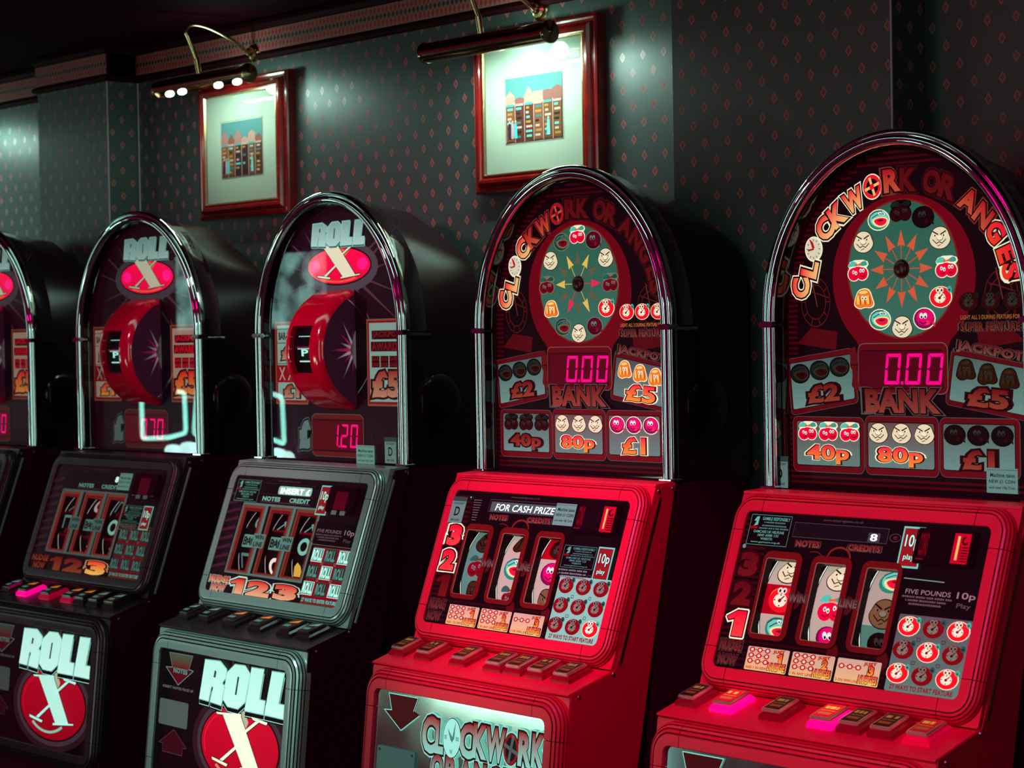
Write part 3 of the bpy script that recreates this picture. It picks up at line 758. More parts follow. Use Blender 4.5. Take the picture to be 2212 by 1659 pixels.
def notice(A, x0, y0, x1, y1, w=.0012, k=1.0):
    """responsible gambling notice"""
    c = lin(105, 190, 170); W_, H_ = x1-x0, y1-y0
    A.rect(x0, y0, x1, y1, lin(12, 0, 6), .3, w)
    A.line([(x0, y0), (x1, y0), (x1, y1), (x0, y1)], .0008, c, .5*k, w+.0004, closed=True)
    A.poly([(x0+W_*.09, y0+H_*.62), (x0+W_*.19, y0+H_*.66), (x0+W_*.20, y0+H_*.95), (x0+W_*.13, y0+H_*.93), (x0+W_*.08, y0+H_*.80), (x0+W_*.14, y0+H_*.78)], c, .8*k, w+.0004)
    A.rect(x0+W_*.02, y0+H_*.53, x0+W_*.2, y0+H_*.61, lin(170, 0, 24), .7*k, w+.0004)
    rows = [('GAMBLE RESPONSIBLY', .28, .96, .83, .94, .9), ('-', .34, .86, .73, .79, .5), ('-', .3, .9, .62, .68, .5), ('-', .24, .97, .53, .59, .5),
            ('GAMCARE UK HELPLINE', .12, .88, .40, .49, .9), ('0845 6000 133', .24, .76, .285, .37, .9), ('WEBSITE:', .33, .63, .17, .25, .9), ('www.gamcare.org.uk', .1, .84, .05, .13, .9)]
    for i, (t, a, b_, c0, c1, g) in enumerate(rows):
        if g < .6: A.dashes(x0+W_*a, y0+H_*c0, x0+W_*b_, y0+H_*c1, c, g*k*.5, w+.0004, i)
        else: A.text(t, x0+W_*a, y0+H_*c0, x0+W_*b_, y0+H_*c1, c, g*k*.8, w+.0004, bold=.01)

def sticker(M, name, kind, x0, y0, x1, y1, parent, w=.0026, g=.42):
    A = Art(M); W_, H_ = x1-x0, y1-y0
    if kind == 'D':
        A.rect(x0, y0, x1, y1, lin(120, 160, 150), g, w)
        A.rect(x0, y0+H_*.83, x1, y1, lin(70, 90, 88), g*.7, w+.0003)
        A.text('CATEGORY', x0+W_*.12, y0+H_*.71, x1-W_*.1, y0+H_*.79, lin(30, 25, 30), .2, w+.0003, bold=.015)
        A.text('D', x0+W_*.32, y0+H_*.28, x0+W_*.68, y0+H_*.62, lin(20, 18, 24), .2, w+.0003, bold=.02)
        A.text('MACHINE', x0+W_*.2, y0+H_*.08, x1-W_*.2, y0+H_*.16, lin(30, 25, 30), .2, w+.0003, bold=.015)
    elif kind == 'coin':
        A.rect(x0, y0, x1, y1, lin(125, 180, 165), g, w)
        for t, a, b_, c, d in (('Machine takes', .12, .92, .64, .80), ('NEW £1 COIN', .08, .92, .40, .54), ('and new 10p Coin', .08, .92, .14, .28)):
            A.text(t, x0+W_*a, y0+H_*c, x0+W_*b_, y0+H_*d, lin(30, 20, 26), .2, w+.0003, bold=.015)
        A.rect(x0, y0+H_*.92, x1, y0+H_*.935, lin(60, 60, 60), .2, w+.0003)
    elif kind == '10p':
        A.rect(x0, y0, x1, y1, lin(120, 215, 195), g*1.5, w)
        A.rect(x0+W_*.07, y0+H_*.045, x1-W_*.07, y1-H_*.045, lin(150, 22, 30), g*1.5, w+.0003)
        A.text('10p', x0+W_*.2, y0+H_*.42, x1-W_*.14, y0+H_*.80, lin(175, 250, 230), g*2, w+.0009, bold=.01, outl=((.03, lin(15, 10, 16), .2),))
        A.text('play', x0+W_*.25, y0+H_*.16, x1-W_*.25, y0+H_*.33, lin(175, 250, 230), g*2, w+.0009, bold=.01, outl=((.03, lin(15, 10, 16), .2),))
    return A.build('sticker', parent, name)
def coin_block(root, x0, y0, x1, y1, lit, k=1.0):
    """coin entry: black block with the lit slot"""
    o = bevbox('coin_entry', x0, x1, y0, y1, .0005, .010, root, M_blackgloss, .003, 2, lambda c: P_SC(c.x, c.y, c.z))
    A = Art(P_SC); W_, H_ = x1-x0, y1-y0
    if lit:
        A.rect(x0+W_*.66, y0+H_*.06, x0+W_*.93, y0+H_*.9, lin(205, 0, 40), .8*k, .0104)
        A.rect(x0+W_*.72, y0+H_*.16, x0+W_*.76, y0+H_*.82, lin(240, 190, 110), .9*k, .0107)
        A.ring(x0+W_*.85, y0+H_*.7, W_*.06, H_*.12, W_*.03, H_*.05, lin(40, 0, 12), .2, .0107, n_=12, a0=90, a1=330)
        for i in range(6): A.rect(x0+W_*.80, y0+H_*(.12+.075*i), x0+W_*.92, y0+H_*(.15+.075*i), lin(45, 0, 14), .2, .0107)
        A.text('COINS', x0+W_*.1, y0+H_*.2, x0+W_*.24, y0+H_*.85, lin(150, 0, 30), .4*k, .0104, rot=0, bold=.03)
        A.line([(x0+W_*.08, y0+H_*.12), (x0+W_*.2, y0+H_*.12)], .002, lin(180, 0, 30), .4*k, .0104)
    else:
        A.rect(x0+W_*.30, y0+H_*.08, x0+W_*.72, y0+H_*.78, lin(88, 0, 26), .5*k, .0104)
        for i in range(6): A.rect(x0+W_*(.32+.065*i), y0+H_*.1, x0+W_*(.34+.065*i), y0+H_*.76, lin(130, 0, 34), .55*k, .0107)
        A.rect(x0+W_*.28, y0-H_*.1, x0+W_*.46, y0+H_*.06, lin(110, 120, 118), .5*k, .0104); A.rect(x0+W_*.58, y0-H_*.1, x0+W_*.76, y0+H_*.06, lin(110, 120, 118), .5*k, .0104)
    A.build('coin_slot', o)

# thin corner beads on the pillars
M_bead = mat('corner_bead', (.55, .45, .45), .35, .2)
for i, (x, y) in enumerate(((.638, CY_), (.634, WY-.003), (-2.13, CY_), (-2.126, WY-.003))):
    tag(bevbox('trim_%d' % (4+i), x-.0018, x+.0018, y-.0018, y+.0018, 0, 2.236, None, M_bead, .0006), kind='structure')
# ------------------------------------------------------------------ theme one: oranges and clocks
LET = [('C', -.2305, 1.5790), ('L', -.2100, 1.6120), ('@', -.2000, 1.6465), ('C', -.1735, 1.6810), ('K', -.1450, 1.7040), ('W', -.1080, 1.7265), ('#', -.0665, 1.7480), ('R', -.0240, 1.7560), ('K', .0110, 1.7550),
       ('O', .0610, 1.7485), ('R', .0945, 1.7370), ('A', .1360, 1.7125), ('N', .1650, 1.6860), ('G', .1890, 1.6580), ('E', .2100, 1.6220), ('S', .2180, 1.5930)]
def clockwork_title(parent, state):
    A = Art(P_UP)
    for i, (ch, u, v) in enumerate(LET):
        ph = math.atan2((v-1.578)/.178, u/.228); t = (.228*sin(ph), -.178*cos(ph)); rot = math.degrees(math.atan2(t[1], t[0]))
        st = state[i]; W_, H_ = (.036, .040) if ch not in 'WL' else ((.045, .038) if ch == 'W' else (.030, .038))
        if i >= 11: W_, H_ = {'A': .036, 'N': .034, 'G': .032, 'E': .025, 'S': .027}[ch], .036
        oc, og = (CREAM, .95) if st == '2' else ((lin(150, 60, 50), .5) if st == '1' else (lin(70, 14, 20), .5))
        if st == '2': c, c2, g = (lin(240, 20, 40), lin(250, 190, 120), .95) if i < 9 else (lin(240, 10, 50), lin(245, 60, 30), .9)
        elif st == '1': c, c2, g = lin(190, 14, 30), lin(210, 90, 60), .75
        else: c, c2, g = lin(110, 8, 18), lin(120, 20, 20), .5
        if ch == '@':
            e = 1 if st != '0' else .35
            A.disc(u, v, .0205, .0225, C(oc, 1), og, .001); A.disc(u, v, .0175, .0195, C(lin(225, 215, 190), e), .9*e, .0014)
            for k in range(12):
                a_ = 2*PI*k/12; A.line([(u+.0125*sin(a_), v+.014*cos(a_)), (u+.0155*sin(a_), v+.0175*cos(a_))], .0012, lin(60, 10, 14), .2, .0018)
            A.poly([(u-.002, v), (u-.010, v+.019), (u-.001, v+.012), (u+.003, v+.002)], C(lin(200, 20, 30), e), .8*e, .002)
            A.line([(u-.012, v-.002), (u, v)], .003, C(lin(160, 20, 30), e), .7*e, .002)
        elif ch == '#':
            A.disc(u, v, .0215, .0225, oc, og, .001)
            A.ring(u, v, .0195, .0205, .006, .0065, c, g, .0014); A.disc(u, v, .0135, .014, lin(30, 0, 10), .2, .0012)
            for a_ in (20, 110): A.line([(u-.015*cos(math.radians(a_)), v-.015*sin(math.radians(a_))), (u+.015*cos(math.radians(a_)), v+.015*sin(math.radians(a_)))], .005, c2, g, .0016)
            A.disc(u, v, .005, .005, c, g, .002)
        else:
            A.text(ch, u-W_/2, v-H_/2, u+W_/2, v+H_/2, c, g, .001, c2=c2, bold=.05, outl=((.10, oc, og), (.055, DKR, .25)), rot=rot)
    A.build('lettering', parent)

def clockwork(root, o):
    shell(root, 'clock', M_red, o['btn'])
    # upper printed panel
    A = Art(P_UP); out = arch_outline(.2635, .291, 1.223)
    A.poly(out, lin(24, 0, 12), .35, 0)
    for i in range(62):          # fine red banding of the background print
        z = 1.232+.0095*i
        hw = .2625 if z < 1.5177 else .2625*math.sqrt(max(0, 1-((z-1.5177)/.288)**2))
        if hw < .02: continue
        g = .45 if z < 1.47 or z > 1.70 else .5
        segs = [(-hw, hw)] if (z < 1.245 or z > 1.775) else [(-hw, -hw+.022), (hw-.016, hw)]
        for a_, b_ in segs: A.rect(a_, z, b_, z+.0042, lin(88, 0, 14), g, .0003)
    for sx in (-1, 1):           # clockwork drawn in the background
        cx = sx*.198
        A.disc(cx, 1.553, .040, .052, lin(14, 0, 10), .3, .0004)
        for r_ in (.034, .024): A.ring(cx, 1.553, r_, r_*1.3, .0016, .002, lin(120, 24, 28), .45, .0006)
        for k in range(10):
            a_ = 2*PI*k/10; A.line([(cx+.024*cos(a_), 1.553+.031*sin(a_)), (cx+.031*cos(a_), 1.553+.041*sin(a_))], .002, lin(120, 30, 30), .4, .0006)
        A.line([(cx-.01, 1.60), (cx+.004, 1.545)], .002, lin(150, 60, 50), .45, .0007); A.line([(cx-.02, 1.575), (cx+.03, 1.56)], .002, lin(130, 30, 30), .4, .0007)
        A.poly([(cx-sx*.05, 1.50), (cx+sx*.01, 1.508), (cx+sx*.045, 1.48), (cx-sx*.045, 1.468)], lin(110, 4, 18), .45, .0005)
    panel = A.build('printed_panel', root)
    WC = (-.0048, 1.6048)
    A = Art(P_UP); A.disc(WC[0], 1.590, .153, .142, lin(125, 0, 22), .62, .0008, n_=48)
    A.poly([(-.113, 1.500), (.103, 1.500), (.090, 1.470), (-.100, 1.470)], lin(125, 0, 22), .62, .0009)
    A.ring(*WC, .1195, .1190, .0035, .0035, lin(150, 40, 30), .55, .0012, n_=60)
    A.build('dial_surround', panel)
    A = Art(P_UP); A.disc(*WC, .1160, .1158, lin(48, 112, 92), .62, .0014, n_=60, c2=lin(70, 128, 112))
    A.build('dial_face', panel)
    A = Art(P_UP)
    for k in range(12):
        a_ = math.radians(30*k); ca, sa = sin(a_), cos(a_); s_ = o['arrow'][k]
        col, g = {'o': (lin(214, 92, 58), .9), 'y': (lin(235, 190, 90), .9), 'p': (lin(240, 40, 80), .9), 'd': (lin(120, 110, 85), .6)}[s_]
        f = lambda r_, t_: (WC[0]+ca*r_-sa*t_, WC[1]+sa*r_*1.0+ca*t_)
        A.poly([f(.0665, 0), f(.0385, .0085), f(.0405, 0), f(.0385, -.0085)], col, g, .0022)
        A.line([f(.018, 0), f(.041, 0)], .0018, col, g*.8, .0021)
    A.build('dial_arrow', panel)
    lathe('dial_hub', [(.0165, 0), (.0150, .004), (.0105, .007), (.002, .008)], P_UP(*WC, .001), (0, -1, 0), root, mat_hub, 20)
    A = None
    for k, (kd, st) in enumerate(o['dial']):
        a_ = math.radians(30*k); A = Art(P_UP)
        symbol(A, kd, WC[0]+.0945*sin(a_), WC[1]+.0985*cos(a_), .0225, .0178, st, w=.0022)
        A.build('dial_symbol', panel)
    clockwork_title(panel, o['title'])
    # bank display
    A = Art(P_UP)
    A.rr(-.1015, 1.392, .0915, 1.4795, .013, lin(150, 120, 110), .4, .0034); A.rr(-.1000, 1.3935, .0900, 1.4780, .012, BOXR, .5, .0037)
    A.rr(-.0960, 1.4005, .0815, 1.4670, .004, lin(20, 0, 8), .2, .0040); A.rect(-.0945, 1.4020, .0800, 1.4655, lin(96, 0, 24), .6, .0043)
    A.build('number_display', panel)
    A = Art(P_UP); led_value(A, '0.00', -.0435, 1.4085, .0905, 1.4610, lin(255, 0, 130), 1.25, .0048); A.build('lit_digits', panel)
    A = Art(P_UP)
    A.poly([(-.117, 1.470), (-.106, 1.4735), (-.100, 1.455), (-.103, 1.44), (-.099, 1.405), (-.105, 1.396), (-.115, 1.406), (-.112, 1.43), (-.118, 1.44)], lin(120, 16, 24), .5, .0046)
    A.line([(-.116, 1.442), (-.100, 1.442)], .002, lin(60, 0, 12), .3, .005)
    A.build('pointer_hand', panel)
    A = Art(P_UP); dimtext(A, 'BANK', -.085, 1.3600, .0755, 1.4010, lin(120, 20, 26), lin(165, 70, 60), .6, .0046, bold=.05, shear=-.05); A.build('lettering', panel)
    # prize boxes
    b2o = [(-.2665, 1.4525), (-.1155, 1.4725), (-.1020, 1.3760), (-.2580, 1.3510)]; b2i = [(-.2590, 1.4440), (-.1190, 1.4605), (-.1110, 1.3840), (-.2520, 1.3625)]
    b5o = [(.0965, 1.4700), (.2560, 1.4410), (.2560, 1.3480), (.0815, 1.3755)]; b5i = [(.1030, 1.4580), (.2440, 1.4350), (.2440, 1.3595), (.0915, 1.3835)]
    rows = [('plum', '£1', .0700, 1.2535, .2320, 1.3540, .0785, 1.2665, .2215, 1.3430, (.1020, .1495, .1975), (.118, .183)),
            ('cherry', '40p', -.2550, 1.2520, -.0915, 1.3510, -.2450, 1.2650, -.1015, 1.3425, (-.2195, -.1722, -.1236), (-.2205, -.1240)),
            ('face', '80p', -.0900, 1.2520, .0685, 1.3545, -.0825, 1.2655, .0590, 1.3425, (-.0597, -.0098, .0388), (-.0605, .0370))]
    def group_build(fn):
        A = Art(P_UP); fn(A); A.build('prize_box', panel)
    def f2(A):
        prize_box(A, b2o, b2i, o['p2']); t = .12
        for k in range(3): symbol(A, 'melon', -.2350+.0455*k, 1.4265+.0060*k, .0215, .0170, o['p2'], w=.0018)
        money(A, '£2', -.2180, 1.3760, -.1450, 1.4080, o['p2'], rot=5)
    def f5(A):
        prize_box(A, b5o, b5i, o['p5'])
        for k in range(3): symbol(A, 'jelly', .1265+.0430*k, 1.4330-.0075*k, .0205, .0180, o['p5'], w=.0018)
        money(A, '£5', .1290, 1.3700, .2120, 1.4030, o['p5'], rot=-5)
    group_build(f2); group_build(f5)
    for (kd, t, x0, z0, x1, z1, ix0, iz0, ix1, iz1, xs, tx), st in zip(rows, o['row']):
        def fr_(A):
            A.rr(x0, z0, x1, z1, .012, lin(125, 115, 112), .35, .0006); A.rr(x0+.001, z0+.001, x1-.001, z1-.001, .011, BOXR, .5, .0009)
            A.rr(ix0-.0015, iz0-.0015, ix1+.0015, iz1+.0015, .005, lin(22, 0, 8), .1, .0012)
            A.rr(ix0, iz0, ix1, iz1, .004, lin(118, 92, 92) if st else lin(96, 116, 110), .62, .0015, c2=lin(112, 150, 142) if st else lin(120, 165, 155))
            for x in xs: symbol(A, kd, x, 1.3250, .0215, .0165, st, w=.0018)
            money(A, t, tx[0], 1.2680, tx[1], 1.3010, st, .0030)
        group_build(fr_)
    A = Art(P_UP)
    dimtext(A, 'JACKPOT', .1095, 1.4530, .2440, 1.4725, lin(120, 30, 34), lin(150, 90, 80), .6, .0046, rot=-9, bold=.05)
    k_ = o['super']
    for x in (.1347, .1780, .2216): symbol(A, 'clock', x, 1.5460, .0195, .0155, k_, w=.0015)
    A.text('LIGHT ALL 3 DURING FEATURE FOR', .1165, 1.5165, .2350, 1.5235, lin(200, 120, 60), .45+.25*k_, .0015, bold=.02)
    dimtext(A, 'SUPER FEATURE', .1165, 1.4970, .2350, 1.5110, lin(120, 20, 26), lin(150, 70, 50), .5+.2*k_, .0015)
    A.build('lettering', panel)
    # stickers on the top box
    for kd, x0, z0, x1, z1 in o['top_stick']: sticker(P_UP, o['stlabel'].get(kd), kd, x0, z0, x1, z1, root, w=.0260)
    # --- reel screen
    A = Art(P_SC)
    op = [(-.1890, .0655, -.1225, .1970), (-.0765, .0640, -.0130, .1960), (.0335, .0645, .0960, .1955)]
    A.poly([(-.2606, 0), (.2606, 0), (.2606, .279), (-.2606, .279)], lin(20, 0, 10), .3, 0, holes=[[(a_, b_), (a_, d_), (c_, d_), (c_, b_)] for a_, b_, c_, d_ in op])
    for i in range(26):
        z = .006+.0103*i; A.rect(-.2600, z, -.2010, z+.0045, lin(70, 0, 12), .5, .0003)
        if z < .05: A.rect(-.2010, z, .11, z+.0045, lin(60, 0, 12), .35, .0003)
    for cx, cz in ((-.108, .13), (.005, .13), (.10, .045), (-.005, .048)): A.disc(cx, cz, .012, .016, lin(110, 14, 22), .35, .0004)
    A.ring(-.035, .208, .026, .020, .0035, .0035, lin(150, 40, 36), .5, .0007, a0=0, a1=180); A.ring(-.09, .205, .02, .012, .0015, .002, lin(130, 30, 34), .4, .0006, a0=10, a1=120)
    A.line([(.022, .20), (.028, .16), (.02, .12)], .0016, lin(150, 60, 50), .4, .0006); A.line([(-.088, .2), (-.083, .16), (-.09, .12)], .0016, lin(120, 20, 30), .4, .0006)
    scr = A.build('screen_panel', root)
    reel_frame(root, -.1970, .0550, -.1080, .2118, *op[0], 'clock'); reel_frame(root, -.0890, .0535, .0010, .2104, *op[1], 'clock'); reel_frame(root, .0205, .0530, .1065, .2090, *op[2], 'clock')
    for k in range(3): reel(root, op[k][0]-.006, .083, o['reelbg'][k], o['reels'][k], 1, 'clock')
    A = Art(P_SC)
    for x in (-.1160, -.0045):
        t = ('WIN', 'LINE')[0 if x < -.05 else 1]
        dimtext(A, t, x-.004, .1255, x+.034, .1390, lin(120, 60, 60), lin(150, 110, 100), .5, .0052, bold=.04)
    A.build('lettering', scr)
    # nudge numbers up the left edge
    for t, v0, v1, st in (('3', .1620, .2060, o['num'][2]), ('2', .1105, .1535, o['num'][1]), ('1', .0560, .1010, o['num'][0])):
        A = Art(P_SC)
        if st: A.text(t, -.2510, v0, -.2080, v1, lin(240, 0, 50), .95, .001, c2=lin(245, 60, 60), bold=.07, outl=((.10, CREAM, 1), (.05, DKR, .3)))
        else: A.text(t, -.2510, v0, -.2080, v1, lin(110, 6, 18), .5, .001, c2=lin(130, 20, 26), bold=.07, outl=((.09, lin(60, 0, 12), .4),))
        A.build('nudge_number', scr)
    A = Art(P_SC)
    dimtext(A, 'NUDGE', -.2530, .0300, -.2030, .0500, lin(110, 10, 18), lin(140, 60, 56), .5, .001, bold=.045); dimtext(A, 'NOW', -.2500, .0060, -.2080, .0240, lin(110, 10, 18), lin(140, 60, 56), .5, .001, bold=.045)
    dimtext(A, 'NOTES', -.1335, .2225, -.0810, .2335, lin(150, 14, 26), lin(170, 80, 70), .55, .001, bold=.045); dimtext(A, 'CREDITS', -.0185, .2225, .0495, .2335, lin(150, 14, 26), lin(170, 80, 70), .55, .001, bold=.045)
    A.text('www.empiregames.co.uk', -.0850, .2685, .0020, .2745, lin(120, 90, 100), .4, .001, bold=.0)
    A.build('lettering', scr)
    # message display
    A = Art(P_SC)
    A.rect(-.1465, .2385, .0590, .2650, lin(95, 85, 90), .4, .0008); A.rect(-.1455, .2395, .0580, .2640, lin(26, 12, 24), .5, .0011)
    if o['msg'] == '8': A.text('8', .0230, .2415, .0380, .2540, lin(235, 255, 250), 1.6, .0016, bold=.02); A.rect(.018, .2400, .043, .2555, lin(90, 95, 100), .35, .0013)
    else:
        A.rect(-.140, .2400, .055, .2600, lin(100, 130, 124), .35, .0013)
        A.text(o['msg'], -.1230, .2420, .0540, .2560, lin(225, 255, 245), 1.5, .0018, bold=.01, shear=.2)
    A.build('message_display', scr)
    # pay guides
    for j, (x0, x1, n_, t1, t2, t3) in enumerate(((-.1885, -.0925, 9, '1', 'NUDGE', 'AND 1 IN VIEW'), (-.0880, .0065, 9, '2', 'NUDGES', '1 IN ANY LINE'), (.0100, .1035, 3, '3', 'NUDGES', '2 ON WIN LINE'))):
        A = Art(P_SC); gg = .95
        A.rr(x0, .0010, x1, .0440, .003, lin(40, 0, 10), .2, .0009); A.rr(x0+.0012, .0022, x1-.0012, .0428, .0025, lin(214, 176, 158), .8, .0012, c2=lin(240, 196, 130))
        for r_ in range(3 if n_ == 9 else 1):
            for c_ in range(3):
                u = x0+.0115+.0175*c_; v = (.0375-.0098*r_) if n_ == 9 else .030
                A.ring(u, v, .0064, .0046, .0032, .0022, lin(190, 20, 34), gg, .0016, n_=14); A.disc(u, v, .0034, .0025, lin(245, 220, 190), gg, .0015, n_=10)
                if c_ < 2: A.line([(u+.006, v), (u+.0115, v)], .0009, lin(90, 20, 20), .4, .0016)
        A.text(t3, x0+.004, .0045, x0+.052, .0092, lin(190, 60, 20), gg, .0016, bold=.03)
        A.text('JUST', x1-.036, .0345, x1-.012, .0405, lin(230, 60, 20), gg, .0018, bold=.03, rot=4, outl=((.05, lin(110, 20, 10), .5),))
        A.text(t1, x1-.026, .0190, x1-.014, .0350, lin(225, 30, 30), gg, .0018, c2=lin(245, 150, 50), bold=.05, outl=((.06, lin(90, 10, 10), .5),))
        A.text(t2, x1-.042, .0050, x1-.004, .0185, lin(230, 10, 60), gg, .0018, c2=lin(245, 190, 70), bold=.05, outl=((.06, lin(80, 0, 14), .5),))
        A.build('pay_guide', scr)
    # feature grid
    A = Art(P_SC); x0, y0, x1, y1 = .1165, .0005, .2600, .1262
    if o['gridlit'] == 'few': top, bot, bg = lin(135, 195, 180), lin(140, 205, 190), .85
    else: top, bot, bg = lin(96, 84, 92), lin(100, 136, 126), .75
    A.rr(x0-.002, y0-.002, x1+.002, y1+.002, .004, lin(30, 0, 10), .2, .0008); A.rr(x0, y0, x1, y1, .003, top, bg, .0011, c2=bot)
    for r_ in range(3):
        for c_ in range(2):
            u = .1640+.0490*c_-.0015*r_; A.box(u-.004+.0003, .0870-.0380*r_-.003, u+.004, .0870-.0380*r_+.003, .0010, .001, lin(70, 50, 50), .4, .0015) if r_ < 2 else None
    A.text('27 WAYS TO START FEATURE', .1260, .0035, .2500, .0120, lin(150, 20, 30), .7, .0016, bold=.04)
    grid = A.build('feature_grid', scr)
    for r_ in range(3):
        for c_ in range(3):
            A = Art(P_SC); symbol(A, 'clock', .1400+.0488*c_-.0015*r_, .1075-.0386*r_, .0212, .0162, o['grid'][3*r_+c_], w=.0018, halo=o['grid'][3*r_+c_] > .6); A.build('grid_symbol', scr)
    # right side text and coin entry
    A = Art(P_SC)
    if o['small'] == 'five':
        A.line([(.1095, .1850), (.1900, .1835)], .0016, lin(150, 190, 180), .5, .001)
        A.rect(.1095, .1350, .2590, .1830, lin(14, 0, 8), .3, .0008)
        A.text('FIVE POUNDS', .1180, .1600, .2080, .1680, lin(170, 140, 145), .6, .0012, bold=.01)
        for k in range(3): A.dashes(.1130+.008*k, .1535-.0058*k, .2120-.008*k, .1572-.0058*k, lin(140, 110, 116), .35, .0012, k)
        A.text('10p', .2200, .1560, .2560, .1700, lin(180, 140, 150), .6, .0012, bold=.01); A.text('Play', .2230, .1420, .2500, .1520, lin(140, 110, 116), .4, .0012, bold=0)
        A.build('lettering', scr)
        A = Art(P_SC); notice(A, -.2470, .2200, -.1545, .2735); A.build('notice', scr)
        A = Art(P_SC); A.ring(.0745, .2500, .0120, .0070, .0012, .0010, lin(110, 90, 95), .4, .001); A.text('e', .070, .2465, .079, .2530, lin(120, 40, 44), .4, .001); A.disc(-.2500, .2160, .004, .004, lin(110, 170, 160), .6, .001, n_=12); A.build('lettering', scr)
    else:
        notice(A, .1090, .1420, .2000, .1850, k=.7)
        for k in range(3): A.dashes(.1060+.004*k, .1350-.0065*k, .1880, .1390-.0065*k, lin(140, 150, 146), .45, .0012, k)
        A.ring(.1960, .1260, .0065, .0055, .0012, .0010, lin(110, 90, 95), .4, .001, n_=16); A.disc(.1030, .1290, .0045, .0045, lin(110, 160, 150), .5, .001, n_=12)
        A.build('notice', scr)
        A = Art(P_SC)
        for k in range(9): A.rect(-.1980+.001*k, .2600-.0052*k, -.1720-.0006*k, .2616-.0052*k, lin(130, 120, 122), .4, .001)
        A.disc(-.2080, .2640, .0055, .0045, lin(30, 40, 50), .4, .001, n_=12); A.disc(-.2095, .2655, .0016, .0014, lin(200, 255, 240), .8, .0014, n_=8)
        A.build('lettering', scr)
    for kd, x0, z0, x1, z1 in o['scr_stick']: sticker(P_SC, o['stlabel'].get(kd), kd, x0, z0, x1, z1, root, w=.0030, g=.55)
    coin_block(root, *o['coin'], True)
    mesh('screen_glass', [P_SC(-.2600, .0005, .0115), P_SC(.2600, .0005, .0115), P_SC(.2600, .2785, .0115), P_SC(-.2600, .2785, .0115)], [(0, 1, 2, 3)], root, M_glass)
    # --- lower door print
    mesh('mirror_panel', [P_LD(-.2575, -.334, -.004), P_LD(.2575, -.334, -.004), P_LD(.2575, -.0465, -.004), P_LD(-.2575, -.0465, -.004)], [(0, 1, 2, 3)], root, M_mirror)
    A = Art(P_LD)
    tri = [(-.2155, -.0520), (-.1215, -.0520), (-.1335, -.0790), (-.1140, -.0850), (-.1700, -.1205), (-.2275, -.0855), (-.2035, -.0840)]
    A.poly(tri, lin(90, 6, 16), .3, -.0030); A.line(tri[:3], .0016, lin(150, 245, 225), .75, -.0024); A.line([tri[3], tri[4], tri[5], tri[6], tri[0]], .0016, lin(150, 245, 225), .75, -.0024)
    A.build('note_arrow', root)
    A = Art(P_LD); A.rr(-.2380, -.215, -.1170, -.1560, .005, lin(96, 150, 138), .25, .0002)
    for x, z in ((-.2300, -.1640), (-.1250, -.1640)): A.disc(x, z, .0035, .003, lin(40, 60, 58), .2, .0006, n_=10)
    A.build('cover_plate', root)
    word = [('C', -.0750, .046, -.1160, .072), ('L', -.0430, .026, -.1170, .064), ('@', -.0060, .052, -.1140, .074), ('C', .0400, .046, -.1140, .066), ('K', .0780, .042, -.1100, .064), ('W', .1230, .056, -.1105, .064), ('#', .1680, .044, -.1120, .060), ('R', .2070, .038, -.1080, .062), ('K', .2430, .034, -.1060, .062)]
    A = Art(P_LD); T1, T2 = lin(160, 20, 28), lin(150, 235, 215)
    for ch, u, w_, v, h_ in word:
        if ch == '@':
            A.disc(u, v, w_/2+.004, h_/2+.003, T2, .8, .0004); A.disc(u, v, w_/2+.0018, h_/2+.0016, DKR, .3, .0008); A.disc(u, v, w_/2, h_/2, lin(165, 250, 230), .85, .0012)
            A.poly([(u-.003, v-.004), (u-.014, v+.018), (u+.002, v+.002), (u+.010, v+.034), (u+.008, v), (u+.002, v-.008)], lin(90, 170, 155), .5, .0017)
            for t, dx, dz in (('III', .017, .0), ('VI', .0, -.026), ('IX', -.018, .0)): A.text(t, u+dx-.004, v+dz-.004, u+dx+.004, v+dz+.004, lin(80, 150, 140), .4, .0017)
        elif ch == '#':
            A.disc(u, v, w_/2+.003, h_/2+.003, T2, .8, .0004); A.disc(u, v, w_/2, h_/2, lin(30, 10, 20), .2, .0008); A.ring(u, v, w_/2-.001, h_/2-.001, .006, .007, T1, .5, .0012)
            for a_ in (75, 165): A.line([(u-.018*cos(math.radians(a_)), v-.024*sin(math.radians(a_))), (u+.018*cos(math.radians(a_)), v+.024*sin(math.radians(a_)))], .007, lin(110, 130, 120), .4, .0014)
        else:
            A.text(ch, u-w_/2, v-h_/2, u+w_/2, v+h_/2, T1, .75, .0004, c2=T2, bold=.045, outl=((.085, T2, .8), (.05, DKR, .3)))
    for i, ch in enumerate('ORANGES'):
        u = -.045+.043*i; A.text(ch, u-.018, -.200, u+.018, -.150, T1, .6, .0004, c2=T2, bold=.05, outl=((.09, T2, .8), (.05, DKR, .3)))
    A.build('lettering', root)
    mesh('door_glass', [P_LD(-.2575, -.334, .0028), P_LD(.2575, -.334, .0028), P_LD(.2575, -.0465, .0028), P_LD(-.2575, -.0465, .0028)], [(0, 1, 2, 3)], root, M_glass)

